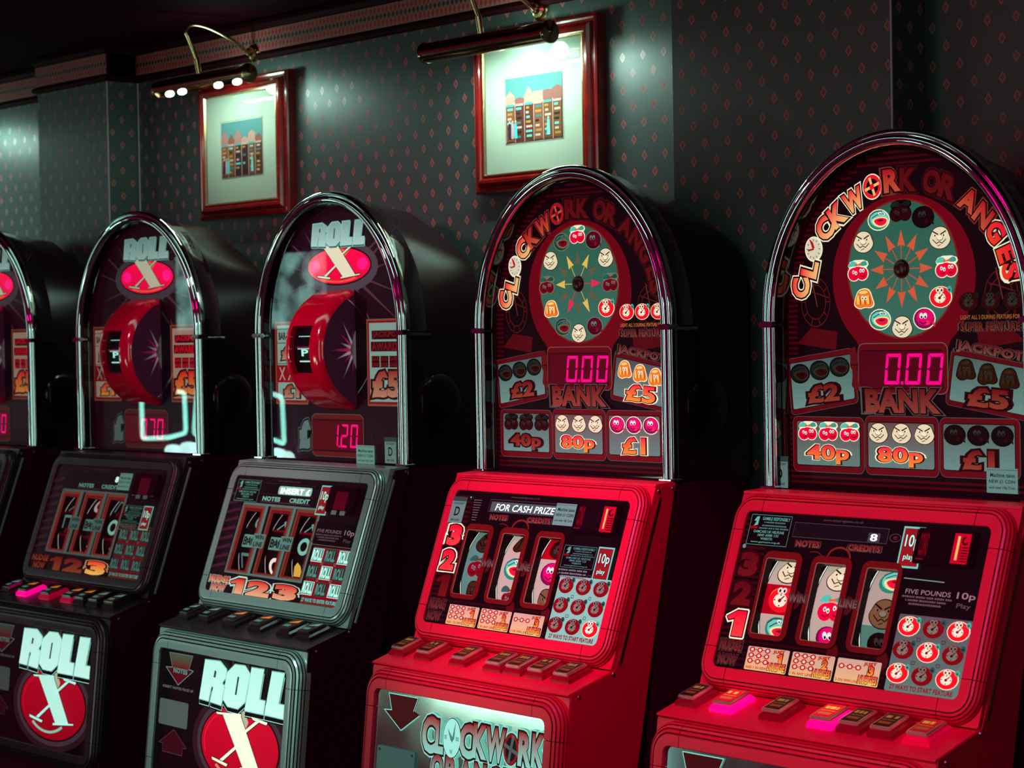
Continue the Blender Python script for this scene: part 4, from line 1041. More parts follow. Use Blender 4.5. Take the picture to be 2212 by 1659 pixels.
# ------------------------------------------------------------------ theme two: big X
R_OUT = [(-.063, -.055), (-.001, -.0528), (.0265, -.0675), (.0270, -.0850), (.0130, -.0985), (.0255, -.1090), (.0142, -.1481), (-.0310, -.1450), (-.0225, -.1115), (-.0295, -.1112), (-.0375, -.1447), (-.0763, -.1433)]
R_HOLE = [(-.0224, -.0743), (-.0149, -.0770), (-.0178, -.0902), (-.0256, -.0905)]
O_OUT = [(.0578, -.0534), (.0975, -.0524), (.1204, -.0685), (.1075, -.1297), (.0807, -.1478), (.0387, -.1471), (.0174, -.1324), (.0285, -.0738)]
O_HOLE = [(.0700, -.0790), (.0765, -.0786), (.0705, -.1185), (.0640, -.1190)]
L1 = [(.1225, -.0533), (.1706, -.0525), (.1606, -.1176), (.1830, -.1184), (.1800, -.1482), (.1067, -.1485)]
L2 = [(.2009, -.0534), (.2480, -.0524), (.2340, -.1183), (.2560, -.1187), (.2545, -.1487), (.1829, -.1480)]
def roll_word(A, F, k, g, body=None, w=0, lw=.0022, sc_=1, drop=.0105):
    T = lin(160, 240, 222); D = lin(14, 4, 12); body = body or lin(184, 240, 226)
    sh = lambda P, dz: [F((p[0], p[1]-dz)) for p in P]
    for P in (R_OUT, O_OUT, L1, L2):
        A.poly(sh(P, drop*1.35), D, .2, w); A.line(sh(P, drop), lw, C(T, k), g, w+.0003, closed=True)
        A.poly(sh(P, drop*.95), D, .2, w+.0006)
    for P, H in ((R_OUT, R_HOLE), (O_OUT, O_HOLE), (L1, None), (L2, None)):
        A.poly([F(p) for p in P], C(body, k), g, w+.0010, c2=C(mixc(body, lin(215, 255, 245), .5), k), holes=[[F(p) for p in H]] if H else [])
        if H: A.poly([F(p) for p in H], C(lin(60, 90, 90), 1), .3, w+.0009)
        A.line([F(p) for p in P], lw*1.1, C(T, k*1.1), g*1.1, w+.0016, closed=True)
        cx = sum(p[0] for p in P)/len(P); cz = sum(p[1] for p in P)/len(P)
        A.line([F(p) for p in P], lw*.42, lin(30, 60, 62), .3, w+.0019, closed=True)
def big_x(A, F, body, g, w, k=1, accent=True):
    th = [(.022, -.167), (.092, -.161), (.175, -.266), (.116, -.272)]
    thin = [(.150, -.166), (.164, -.166), (.108, -.200), (.103, -.195)]
    thin2 = [(.078, -.228), (.082, -.234), (.034, -.266), (.022, -.264)]
    parts = [th, thin, thin2, [(-.006, -.164), (.094, -.157), (.094, -.162), (.000, -.168)], [(.102, -.276), (.196, -.266), (.198, -.262), (.104, -.270)],
             [(.132, -.158), (.196, -.163), (.192, -.169), (.140, -.164)], [(-.010, -.262), (.054, -.270), (.050, -.276), (-.008, -.268)]]
    for P in parts: A.line([F(p) for p in P], .0035, DKR, .2, w, closed=True)
    for P in parts: A.poly([F(p) for p in P], C(body, k), g, w+.0004)

def rollx(root, o):
    shell(root, 'roll', o['trim'], o['btn'], o.get('btns', BTN))
    kk = o['k']
    A = Art(P_UP)
    slot = [(-.080, 1.338), (-.080, 1.618), (.0615, 1.618), (.0615, 1.338)]
    A.poly(arch_outline(.2635, .291, 1.223), lin(38, 14, 28), .42*kk, 0)
    rays = []
    for k in range(18):       # starburst printed round the disc
        a_ = 2*PI*k/18+.1; a2 = a_+.16; r_ = .18+.05*((k*7) % 3)
        pts = [(.002+.10*cos(a_), 1.645+.04*sin(a_)), (.002+r_*1.2*cos(a_+.08), 1.645+r_*sin(a_+.08)), (.002+.10*cos(a2), 1.645+.04*sin(a2))]
        pts = [(max(-.25, min(.25, p[0])), min(1.76, p[1])) for p in pts]
        A.poly(pts, lin(104, 62, 80), .42*kk, .0003)
    for k in range(12):
        x = -.24+.0437*k; A.poly([(x, 1.300), (x+.004, 1.300), (x+.02, 1.240), (x+.012, 1.236)], lin(60, 26, 44), .4*kk, .0003)
    A.disc(.002, 1.668, .150, .062, lin(96, 84, 96), .45*kk, .0004, n_=36)
    panel = A.build('printed_panel', root)
    A = Art(P_UP)
    A.disc(.002, 1.6705, .1265, .0445, lin(40, 6, 14), .3, .0008, n_=40); A.disc(.002, 1.6705, .1215, .0410, lin(250, 0, 75), o['xg'], .0012, n_=40, c2=lin(225, 0, 60))
    for x in (-.09, .095): A.disc(x, 1.673, .020, .014, lin(255, 20, 130), o['xg'], .0016)
    A.ring(.002, 1.6705, .1120, .0380, .02, .004, lin(250, 90, 60), o['xg']*.8, .0016, a0=230, a1=310)
    A.poly([(.002, 1.713), (.030, 1.705), (.050, 1.708), (.028, 1.692), (.012, 1.700)], lin(225, 110, 50), o['xg'], .0018)
    Fx = lambda p: (.002+(p[0]-.092)*.121/.151, 1.6805+(p[1]+.217)*.040/.060)
    big_x(A, Fx, lin(225, 225, 190), .9*kk, .0022)
    A.build('disc_logo', panel)
    A = Art(P_UP); Fr = lambda p: (-.1010+(p[0]+.0763)*.2080/.331, 1.7160+(p[1]+.1487)*.0560/.0963)
    roll_word(A, Fr, kk*.5+.4, .55+.4*kk, lin(120, 165, 155), .0030, .0016, drop=.006)
    A.build('lettering', panel)
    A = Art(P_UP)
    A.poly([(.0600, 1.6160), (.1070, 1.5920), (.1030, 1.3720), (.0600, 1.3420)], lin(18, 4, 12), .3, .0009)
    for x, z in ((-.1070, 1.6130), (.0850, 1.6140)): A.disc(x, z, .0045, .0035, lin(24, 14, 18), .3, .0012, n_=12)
    A.build('dark_plate', panel)  # dark plate on the panel right of the drum housing
    # prize columns
    def column(x0, x1, side):
        A = Art(P_UP); z0, z1 = 1.3515, 1.5470; g = .55*kk
        A.rect(x0, z0, x1, z1, lin(150, 95, 70), .5*kk, .0010); A.rect(x0+.004, z0+.004, x1-.004, z1-.004, lin(140, 16, 26), .6*kk, .0013)
        A.rect(x0+.010, z0+.010, x1-.010, z1-.009, lin(140, 180, 165) if not o['hot'] else lin(200, 170, 150), .62*kk, .0016)
        red = o['hot']; rc = lin(210, 10, 34) if red else lin(120, 24, 26); rg = .9*kk if red else .55*kk; a_, b_ = x0+.022, x1-.012
        cc, c2 = (lin(225, 20, 30), lin(240, 150, 60)) if red else (lin(165, 50, 36), lin(205, 150, 120))
        if side > 0:
            A.rect(a_-.002, 1.5010, b_+.002, 1.5210, lin(60, 14, 18), .3, .0019); A.text('JACKPOT', a_, 1.5020, b_, 1.5200, rc, rg, .0022, bold=.06)
            A.rect(a_-.006, 1.4740, b_+.002, 1.4960, lin(60, 14, 18), .3, .0019); A.text('AWARDS', a_-.003, 1.4750, b_, 1.4950, rc, rg, .0022, bold=.06)
            for k in range(3):
                u = a_-.004+k*.033
                A.rect(u, 1.4380, u+.030, 1.4640, lin(50, 10, 14), .3, .0019); A.text('BAR', u+.001, 1.4530, u+.029, 1.4625, rc, rg, .0022, bold=.05); A.text('BAR', u+.001, 1.4395, u+.029, 1.4500, rc, rg, .0022, bold=.05)
            A.text('£5', a_-.004, 1.3700, b_-.002, 1.4310, cc, rg, .0022, c2=c2, bold=.055, outl=((.07, lin(60, 20, 24), .35),))
        else:
            A.text('BAR-BAR-BAR', x0+.016, 1.5040, x1-.016, 1.5220, lin(60, 60, 60), .3, .0019, bold=.05)
            A.rect(x0+.010, 1.5285, x1-.010, 1.5300, lin(40, 30, 30), .3, .0019); A.rect(x0+.010, 1.4955, x1-.010, 1.4970, lin(40, 30, 30), .3, .0019)
            A.text('£2', x0+.028, 1.4560, x1-.025, 1.4900, cc, rg, .0022, c2=c2, bold=.055, outl=((.07, lin(60, 20, 24), .35),))
            A.rect(x0+.010, 1.4030, x1-.010, 1.4440, lin(150, 14, 26), .6*kk, .0019)
            for k in range(3): A.text('X', x0+.016+.036*k, 1.4080, x0+.042+.036*k, 1.4390, lin(190, 170, 160), .6*kk, .0022, bold=.0)
            A.rect(x0+.010, 1.4465, x1-.010, 1.4480, lin(40, 30, 30), .3, .0019)
            A.text('£1', x0+.034, 1.3660, x1-.034, 1.3980, cc, rg, .0022, c2=c2, bold=.055, outl=((.07, lin(60, 20, 24), .35),))
        A.build('prize_column', panel)
    column(-.2620, -.1290, -1); column(.1050, .2440, 1)
    # bank display and pound sign
    A = Art(P_UP)
    oc = [(-.117+.012, 1.3315), (.087-.012, 1.3315), (.087, 1.3235), (.087, 1.2400), (.087-.012, 1.2320), (-.117+.012, 1.2320), (-.117, 1.2400), (-.117, 1.3235)]
    A.poly(oc, lin(120, 100, 96), .4*kk, .0010); A.poly([(.985*x-.0002, 1.2817+(z-1.2817)*.97) for x, z in oc], lin(112, 26, 24), .5*kk, .0013)
    A.rect(-.1120, 1.2440, .0820, 1.3190, lin(50, 0, 12), .5, .0016); A.rect(-.1110, 1.2480, .0810, 1.3150, lin(98, 0, 22), .55, .0019)
    A.build('number_display', panel)
    A = Art(P_UP); led_value(A, o['bank'], -.0400, 1.2550, .0720, 1.3080, lin(255, 0, 125), o.get('ledg', 1.1), .0024); A.build('lit_digits', panel)
    A = Art(P_UP); A.text('£', -.1690, 1.2460, -.1190, 1.3160, lin(100, 130, 122), .6*kk, .0016, bold=.10, outl=((.09, lin(80, 90, 86), .5*kk), (.05, lin(20, 16, 18), .3))); A.build('lettering', panel)
    for kd, x0, z0, x1, z1 in o['top_stick']: sticker(P_UP, None, kd, x0, z0, x1, z1, root, w=.0262)
    # protruding crescent drum housing
    R = .1437; yc = -.0740+R; zc = 1.4785; hb = math.asin(.1375/R); x0, x1 = -.0780, .0620; wx0, wx1 = -.0570, .0225; ha = math.asin(.0565/R); cor = .010
    n_ = 48; angs = sorted(set([-hb+2*hb*i/n_ for i in range(n_+1)]+[-ha, ha]))
    def S(x, a_, d=0): return Vector((x, yc-(R+d)*cos(a_), zc+(R+d)*sin(a_)))
    vs, fs = [], []; xs = [(x0, -.008), (x0+.004, -.002), (x0+.010, 0), (wx0, 0), (wx1, 0), (x1-.014, 0), (x1-.004, -.006), (x1, -.012)]
    for a_ in angs:
        for x, d in xs: vs.append(S(x, a_, d))
    K = len(xs)
    for i in range(len(angs)-1):
        mid = (angs[i]+angs[i+1])/2
        for k in range(K-1):
            if k == 3 and abs(mid) < ha: continue
            fs.append((i*K+k, i*K+k+1, (i+1)*K+k+1, (i+1)*K+k))
    hous = mesh('drum_housing', vs, fs, root, M_redgloss, True)
    # returns of the window
    vs, fs = [], []; wa = [-ha+2*ha*i/12 for i in range(13)]
    loop = [(wx0, a_) for a_ in wa]+[(wx1, a_) for a_ in wa[::-1]]
    for x, a_ in loop: vs += [S(x, a_, 0), S(x, a_, -.014)]
    N = len(loop)
    for i in range(N): j = (i+1) % N; fs.append((2*i, 2*j, 2*j+1, 2*i+1))
    mesh('window_return', vs, fs, hous, M_redgloss)
    # drum inside with printed marks
    def Md(u, a_, w_=0): return S(u, a_, -.016+w_)
    A = Art(Md)
    for i in range(20):
        a_ = -.60+1.2*i/20; A.rect(-.072, a_, .056, a_+.06, lin(18, 4, 14), .3, 0)
    T = lin(170, 240, 225); dg = o['drum']
    A.rect(-.045, .245, .012, .262, T, dg*.7, .0006); A.rect(-.045, .02, .014, .045, T, dg*.5, .0006)
    A.text('P1', -.030, -.10, .016, .02, T, dg, .0008, bold=.03); A.rect(-.040, -.205, .014, -.180, T, dg, .0006); A.rect(.004, -.26, .016, -.2, T, dg, .0006)
    A.line([(-.05, .06), (.018, .065)], .01, lin(200, 0, 60), .6, .0006)
    A.build('drum', hous)
    # side cheeks with printed starburst
    for sx, x in ((1, x1-.0005), (-1, x0+.0005)):
        Mc = lambda u, v, w_=0, x=x, sx=sx: Vector((x+sx*w_, u, v))
        A = Art(Mc); P = [(yc-(R-.012)*cos(-hb+2*hb*i/30), zc+(R-.012)*sin(-hb+2*hb*i/30)) for i in range(31)]
        P = [p for p in P if p[0] < .0275]+[(.0275, zc+.128), (.0275, zc-.128)]
        A.poly(P, lin(48, 16, 34), .55, 0)
        if sx > 0:
            for k in range(9):
                a_ = math.radians(100+20*k); L_ = .050+.028*((k*5) % 3)/2
                cy, cz = .0268, zc
                c_ = lin(190, 180, 184) if k % 2 else lin(190, 30, 100)
                A.add_ray = None
                tipu, tipv = cy+L_*cos(a_)*.95, cz+L_*sin(a_)
                px_, pv_ = -sin(a_)*.006, cos(a_)*.006
                base = len(A.vs)
                for q in ((cy+px_, cz+pv_), (cy-px_, cz-pv_), (tipu, tipv)): A.vs.append(Mc(min(q[0], .0272), q[1], .0006))
                A.fs.append((base, base+1, base+2)); A.cs.append([c_, c_, lin(48, 16, 34)]); A.gs.append(.55*kk+.1)
            for (zz, hh) in ((0, .020), (0, .045)):
                base = len(A.vs)
                for q in ((.0272, zc-hh), (.0272, zc+hh), (.0272-hh*.35, zc)): A.vs.append(Mc(q[0], q[1], .0004+hh*.01))
                A.fs.append((base, base+1, base+2)); A.cs.append([lin(120, 120, 122), lin(120, 120, 122), lin(60, 30, 48)]); A.gs.append(.4*kk+.1)
        A.build('drum_cheek', hous)
    # --- reel screen
    A = Art(P_SC)
    op = [(-.1810, .0565, -.1205, .1965), (-.0720, .0562, -.0070, .1962), (.0355, .0562, .1010, .1962)]
    A.poly([(-.2606, 0), (.2606, 0), (.2606, .279), (-.2606, .279)], lin(30, 4, 18), .35*kk, 0, holes=[[(a_, b_), (a_, d_), (c_, d_), (c_, b_)] for a_, b_, c_, d_ in op])
    for k in range(9):
        z = .06+.022*k; A.poly([(-.2600, z), (-.2100, z+.012), (-.2040, z+.004), (-.2600, z-.006)], lin(84, 24, 56), .4*kk, .0002)
    gridc = lin(104, 134, 126)
    A.line([(-.1990, .0495), (-.1990, .2135), (.1090, .2125), (.1090, .0470), (-.1990, .0495)], .0050, gridc, .5*kk, .0006)
    for x in (-.1015, .0100): A.rect(x-.0035, .046, x+.0055, .214, gridc, .55*kk, .0009)
    A.rect(-.135, .2190, .062, .2220, lin(90, 50, 70), .4*kk, .0004)
    scr = A.build('screen_panel', root)
    for (a_, b_, c_, d_), fx0, fx1 in zip(op, (-.1960, -.0860, .0200), (-.1060, .0060, .1070)): reel_frame(root, fx0, .0500, fx1, .2110, a_, b_, c_, d_, 'roll')
    for k in range(3): reel(root, op[k][0]-.006, .078, lambda v, c=o['reelcol'][k]: (c, .35), o['reels'][k], 1, 'roll')
    A = Art(P_SC); tg = .75*kk
    for x in (-.1180, -.0085):
        for t, v0, v1 in (('WIN', .1290, .1430), ('LINE', .1120, .1270)):
            A.rect(x-.001, v0-.001, x+.047, v1+.001, lin(105, 150, 140), .5*kk, .0030); A.text(t, x+.006, v0+.002, x+.042, v1-.002, lin(30, 20, 26), .2, .0034, bold=.03)
    A.text('NOTES', -.1290, .2225, -.0570, .2335, lin(120, 180, 165), tg, .001, bold=.05, outl=((.05, lin(30, 10, 18), .2),)); A.text('CREDIT', -.0200, .2225, .0590, .2335, lin(120, 180, 165), tg, .001, bold=.05, outl=((.05, lin(30, 10, 18), .2),))
    A.text('www.empiregames.co.uk', -.0850, .2685, .0020, .2745, lin(110, 80, 90), .35*kk, .001, bold=0)
    A.build('lettering', scr)
    A = Art(P_SC); A.rect(-.1410, .2385, .0670, .2650, lin(60, 54, 60), .35*kk, .0008); A.rect(-.1400, .2395, .0660, .2640, lin(16, 4, 14), .4, .0011)
    if o['msg'] == 'wide':
        A.rr(-.0740, .2400, .0580, .2600, .006, lin(150, 195, 185), .8, .0013); A.text('INSERT £', -.0640, .2420, .0520, .2560, lin(235, 255, 250), 1.6, .0017, bold=.04)
    else:
        A.text('8', .0350, .2410, .0500, .2560, lin(210, 250, 240), 1.2, .0016, bold=.03)
    A.build('message_display', scr)
    # numbers along the bottom
    A = Art(P_SC)
    def numc(st): return (lin(215, 20, 16), lin(235, 170, 130), .9, lin(200, 225, 210), .8) if st == 1 else ((lin(230, 20, 20), lin(240, 190, 90), .95, lin(220, 170, 120), .6) if st == .7 else (lin(150, 16, 16), lin(170, 80, 46), .55*kk+.1, lin(50, 6, 12), .3))
    for t, u0, u1, st in (('1', -.1620, -.1040, o['num'][0]), ('2', -.0900, .0030, o['num'][1]), ('3', .0180, .1080, o['num'][2])):
        A2 = Art(P_SC); a_, b_, g, oc2, og = numc(st)
        A2.text(t, u0, .0010, u1, .0360, a_, g, .0016, c2=b_, bold=.07, outl=((.075, oc2, og), (.045, lin(50, 0, 10), .3))); A2.build('nudge_number', scr)
    a_, b_, g, oc2, og = numc(o['nudge'])
    for t, v0, v1, u0, u1 in (('NUDGE', .0210, .0370, -.2500, -.1710), ('NOW', .0010, .0180, -.2360, -.1780)):
        A.text(t, u0, v0, u1, v1, a_, g, .0016, c2=b_, bold=.05, outl=((.08, oc2, og*.8), (.04, lin(50, 0, 10), .3)))
    A.build('lettering', scr)
    A = Art(P_SC)
    A.rect(.1250, .0010, .2606, .1290, lin(140, 70, 56), .4*kk, .0008); A.rect(.1275, .0030, .2600, .1265, lin(140, 0, 24), .72*kk, .0011)
    for r_ in range(2):
        for c_ in range(2): A.box(.1640+.0490*c_, .0905-.0375*r_, .1720+.0490*c_, .0965-.0375*r_, .0013, .001, lin(105, 140, 130), .5*kk, .0015)
    A.text('27 WAYS TO ENTER FEATURE', .1290, .0050, .2590, .0140, lin(120, 190, 175), .75*kk, .0016, bold=.05, outl=((.05, lin(30, 20, 24), .2),))
    A.line([(.1100, .1340), (.2600, .1330)], .0016, lin(130, 110, 110), .4*kk, .001)
    A.build('feature_grid', scr)
    for r_ in range(3):
        for c_ in range(3):
            on = (r_+c_) % 2 == 0 and o['gridon']; A = Art(P_SC); x = .1440+.0490*c_-.0015*r_; z = .1110-.0375*r_
            g = 1.0 if on else (.55*kk)
            A.rect(x-.0205, z-.0155, x+.0205, z+.0150, lin(210, 250, 235) if on else lin(60, 80, 78), g*.8, .0014)
            A.rect(x-.0190, z-.0140, x+.0190, z+.0137, lin(90, 140, 130) if on else lin(40, 56, 56), g*.6, .0017)
            A.text('ROLL', x-.0180, z-.0125, x+.0180, z+.0125, lin(190, 250, 235) if on else lin(110, 165, 152), g, .0020, bold=.05)
            A.line([(x+.006, z+.010), (x+.006, z-.004)], .0012, lin(200, 120, 90), g*.6, .0024)
            A.build('grid_symbol', scr)
    A = Art(P_SC)
    if o['small'] == 'five':
        A.rect(.1080, .1380, .2600, .1860, lin(14, 2, 8), .3, .0006)
        A.text('FIVE POUNDS', .1180, .1620, .2080, .1700, lin(150, 110, 112), .55, .0012, bold=.01)
        for k in range(3): A.dashes(.1150+.008*k, .1550-.0058*k, .2120-.008*k, .1590-.0058*k, lin(120, 90, 94), .35, .0012, k)
        A.text('10p', .2200, .1570, .2560, .1720, lin(160, 130, 134), .6, .0012, bold=.01); A.text('Play', .2230, .1420, .2500, .1520, lin(120, 90, 94), .45, .0012, bold=0)
        A.build('lettering', scr); A = Art(P_SC); notice(A, -.2450, .2180, -.1500, .2690, k=.75); A.build('notice', scr)
    else:
        notice(A, .1090, .1420, .2000, .1850, k=.4)
        for k in range(3): A.dashes(.1060+.004*k, .1350-.0065*k, .1880, .1390-.0065*k, lin(110, 110, 108), .3, .0012, k)
        A.build('notice', scr)
    for kd, x0_, z0_, x1_, z1_ in o['scr_stick']: sticker(P_SC, None, kd, x0_, z0_, x1_, z1_, root, w=.0030, g=.5*(kk*.5+.5))
    coin_block(root, .1330, .2080, .2400, .2680, False, kk)
    mesh('screen_glass', [P_SC(-.2600, .0005, .0115), P_SC(.2600, .0005, .0115), P_SC(.2600, .2785, .0115), P_SC(-.2600, .2785, .0115)], [(0, 1, 2, 3)], root, M_glass)
    # --- lower door print
    A = Art(P_LD); A.rect(-.2575, -.334, .2575, -.0465, lin(14, 2, 10), .35, -.003)
    A.disc(.0920, -.2270, .1900, .1130, lin(60, 28, 44), .42, -.0026, n_=44); A.disc(.0920, -.2270, .1700, .1000, lin(92, 66, 80), .42, -.0023, n_=44)
    for k in range(5): A.poly([(-.02+.06*k, -.0480), (-.012+.06*k, -.0480), (.0+.055*k, -.1), (-.006+.055*k, -.1)], lin(80, 44, 60), .4, -.0024)
    door = A.build('printed_door', root)
    A = Art(P_LD)
    A.disc(.0920, -.2275, .1560, .0885, lin(20, 4, 12), .3, -.0018, n_=44); A.disc(.0920, -.2270, .1505, .0850, lin(215, 0, 42), o['dg'], -.0014, n_=44, c2=lin(180, 0, 30))
    A.ring(.0920, -.2270, .1400, .0780, .003, .003, lin(235, 30, 50), o['dg'], -.0010, a0=100, a1=200)
    A.ring(.0750, -.2220, .1080, .0760, .010, .006, lin(150, 225, 205) if kk < .9 else lin(240, 150, 110), .7, -.0010, a0=228, a1=312)
    A.poly([(.085, -.150), (.104, -.150), (.122, -.172), (.104, -.205)], lin(205, 205, 170), .7, -.0008)
    big_x(A, lambda p: p, o['xcol'], .95, -.0004)
    A.build('disc_logo', door)
    A = Art(P_LD); roll_word(A, lambda p: p, 1, o['rg'], None, -.0006, .0019); A.build('lettering', door)
    A = Art(P_LD); tr_ = [(-.2180, -.0545), (-.1180, -.0536), (-.1315, -.0860), (-.2010, -.0865)]; a3 = [(-.2010, -.0866), (-.2285, -.0883), (-.1717, -.1239), (-.1125, -.0870), (-.1310, -.0845)]
    A.poly(a3, lin(110, 4, 24), .5*kk, -.0022); A.poly(tr_, lin(80, 110, 90), .5*kk, -.0019, c2=lin(130, 20, 26))
    A.line(tr_+[tr_[0]], .0012, lin(120, 170, 158), .5*kk, -.0015); A.line([a3[0], a3[1], a3[2], a3[3], a3[4]], .0014, lin(130, 190, 175), .55*kk, -.0015)
    A.text('NOTES', -.1950, -.0980, -.1350, -.0860, lin(120, 150, 140), .55*kk, -.0011, bold=.06, outl=((.06, lin(20, 6, 14), .2),))
    A.text('INSERT NOTES FACE UP', -.2360, -.1345, -.1060, -.1285, lin(115, 110, 112), .55*kk, -.0015, bold=.05)
    a4 = [(-.1763, -.2247), (-.1180, -.2597), (-.1350, -.2620), (-.1350, -.2780), (-.2180, -.2780), (-.2180, -.2600), (-.2364, -.2595)]
    A.poly(a4, lin(70, 6, 24), .5*kk, -.0022); A.line(a4, .0010, lin(110, 90, 95), .4*kk, -.0018, closed=True)
    A.build('note_arrow', door)
    A = Art(P_LD); A.rr(-.2440, -.2178, -.1220, -.1600, .005, lin(105, 122, 118), .4*kk, -.0015); A.build('cover_plate', door)
    mesh('door_glass', [P_LD(-.2575, -.334, .0028), P_LD(.2575, -.334, .0028), P_LD(.2575, -.0465, .0028), P_LD(-.2575, -.0465, .0028)], [(0, 1, 2, 3)], root, M_glass)

mat_hub = mat('dial_hub_paint', lin(84, 6, 12), .25)
M_mirror = noise_rough(mat('mirror_print', (.46, .66, .62), .12, 1), 9, .06, .18, .05, 1)
def machine(label, x, y, a):
    r = bpy.data.objects.new('fruit_machine', None); COL.objects.link(r); r.location = (x, y, 0); r.rotation_euler = (0, 0, math.radians(a))
    tag(r, label, 'slot machine', 'row of arcade fruit machines'); r.empty_display_size = .1
    return r
creambg = lambda v: (lin(205, 190, 172), .72)
def bg_red(lo, hi, lit=True):
    return lambda v: ((lin(190, 0, 26), .7 if lit else .35) if lo < v < hi else (lin(205, 190, 172) if lit else lin(110, 150, 138), .72 if lit else .5))

# M5, right
r5 = machine('red fruit machine with a large dial, nearest the camera at the right edge', .8358, -.0281, -.13)
D5 = [('cherry', 0), ('plum', 0), ('face', 1), ('cherry', 1), ('clock', 1), ('plum', 1), ('face', 1), ('melon', 1), ('jelly', 1), ('cherry', 1), ('face', 1), ('melon', 1)]
clockwork(r5, dict(btn={1: 1, 3: 1, 6: .5}, dial=D5, arrow='oooooooooooo', title='2222222100011222', p2=0, p5=0, row=(0, 1, 1), super=0,
    top_stick=[('D', -.286, 1.2236, -.2462, 1.2800), ('coin', .1833, 1.2340, .2440, 1.2746)], stlabel={}, num=(1, 0, 0), msg='8', gridlit='most',
    grid=(1, .5, 1, .5, 1, .5, 1, .5, 1), small='five', scr_stick=[('10p', .0900, .2010, .1340, .2705)], coin=(.1216, .2095, .2400, .2690),
    reelbg=(bg_red(.105, .158), creambg, lambda v: (lin(195, 180, 165), .7) if v > .105 else (lin(90, 150, 132), .6)),
    reels=[[('face', .185, 1), ('clock', .131, 1), ('melon', .078, 1)], [('face', .180, 1), ('cherry', .125, 1), ('plum', .072, 1)], [('melon', .182, 1), ('face', .125, .5), ('plum', .072, 0)]]))
# M4
r4 = machine('red fruit machine with a large dial, second from the right', 0, 0, -.88)
D4 = [('cherry', 1), ('plum', .5), ('face', 1), ('cherry', .5), ('clock', 1), ('plum', .5), ('face', 1), ('melon', .5), ('jelly', 1), ('cherry', .5), ('face', 1), ('melon', .5)]
clockwork(r4, dict(btn={}, dial=D4, arrow='dydpdyd' + 'pdydy', title='2222111000000000', p2=0, p5=1, row=(1, 0, 1), super=1,
    top_stick=[], stlabel={}, num=(0, 1, 1), msg='FOR CASH PRIZE', gridlit='few',
    grid=(.5, .5, .5, .5, .5, .5, .5, .5, 1), small='gamble', scr_stick=[('D', -.2617, .2090, -.2175, .2648), ('coin', .0575, .2220, .1180, .2660), ('10p', .2058, .1224, .2498, .1876)], coin=(.1210, .2110, .2430, .2705),
    reelbg=(lambda v: (lin(105, 160, 145), .6), creambg, bg_red(.155, .22)),
    reels=[[('face', .182, 0), ('cherry', .128, .5), ('jelly', .076, 0)], [('jelly', .185, 0), ('melon', .130, 1), ('cherry', .074, .5)], [('clock', .182, 0), ('plum', .128, 1), ('face', .074, .5)]]))
# M3
r3 = machine('chrome-trimmed fruit machine with a red crescent drum, third from the right', -.8253, .0138, -.91)
blk = lin(16, 6, 12)
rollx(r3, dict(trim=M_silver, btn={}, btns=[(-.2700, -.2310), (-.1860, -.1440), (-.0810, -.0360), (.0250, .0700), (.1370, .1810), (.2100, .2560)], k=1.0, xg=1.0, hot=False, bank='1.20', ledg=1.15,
    top_stick=[('coin', .0915, 1.2204, .1600, 1.2640), ('D', .1986, 1.2268, .2400, 1.2844)], drum=.9, reelcol=(blk, blk, blk), msg='wide', num=(1, 1, 1), nudge=1, gridon=True, small='five',
    scr_stick=[('10p', .0930, .2000, .1340, .2680)], dg=.95, xcol=lin(250, 252, 225), rg=1.0,
    reels=[[('hook', .180, 1), ('bar', .128, 1), ('seven', .078, .6)], [('x', .182, 1), ('bar', .128, 1), ('ring', .074, 1)], [('x', .182, 1), ('zero', .128, 1), ('bell', .074, 1)]]))
# M2
r2_ = machine('shade-darkened fruit machine with a red crescent drum, fourth from the right', -1.6286, -.0004, 1.2)
rollx(r2_, dict(trim=M_dimtrim, btn={1: 1, 2: .5, 3: .5}, k=.55, xg=.95, hot=True, bank='0.70', ledg=1.0, top_stick=[], drum=.8, reelcol=(blk, blk, blk), msg='8', num=(0, 0, .7), nudge=0, gridon=False, small='gamble',
    scr_stick=[('coin', .0540, .2220, .1110, .2660), ('10p', .2020, .1260, .2440, .1870)], dg=.62, xcol=lin(190, 248, 232), rg=1.0,
    reels=[[('x', .182, .5), ('seven', .128, .8), ('x', .074, .5)], [('ring', .185, .4), ('bar', .128, .7), ('x', .074, .5)], [('seven', .182, .6), ('zero', .128, .9), ('x', .074, .5)]]))
# M1
r1 = machine('shade-darkened fruit machine cut off by the left edge of the view', -2.4283, -.0159, 0)
rollx(r1, dict(trim=M_dimtrim, btn={}, k=.55, xg=1.0, hot=True, bank='0.00', ledg=1.0, top_stick=[], drum=.6, reelcol=(blk, blk, blk), msg='8', num=(0, 0, 0), nudge=0, gridon=False, small='gamble', scr_stick=[], dg=.6, xcol=lin(165, 235, 215), rg=.8,
    reels=[[('x', .182, .5), ('seven', .128, .5), ('x', .074, .5)], [('ring', .185, .4), ('bar', .128, .5), ('x', .074, .5)], [('seven', .182, .5), ('zero', .128, .5), ('x', .074, .5)]]))

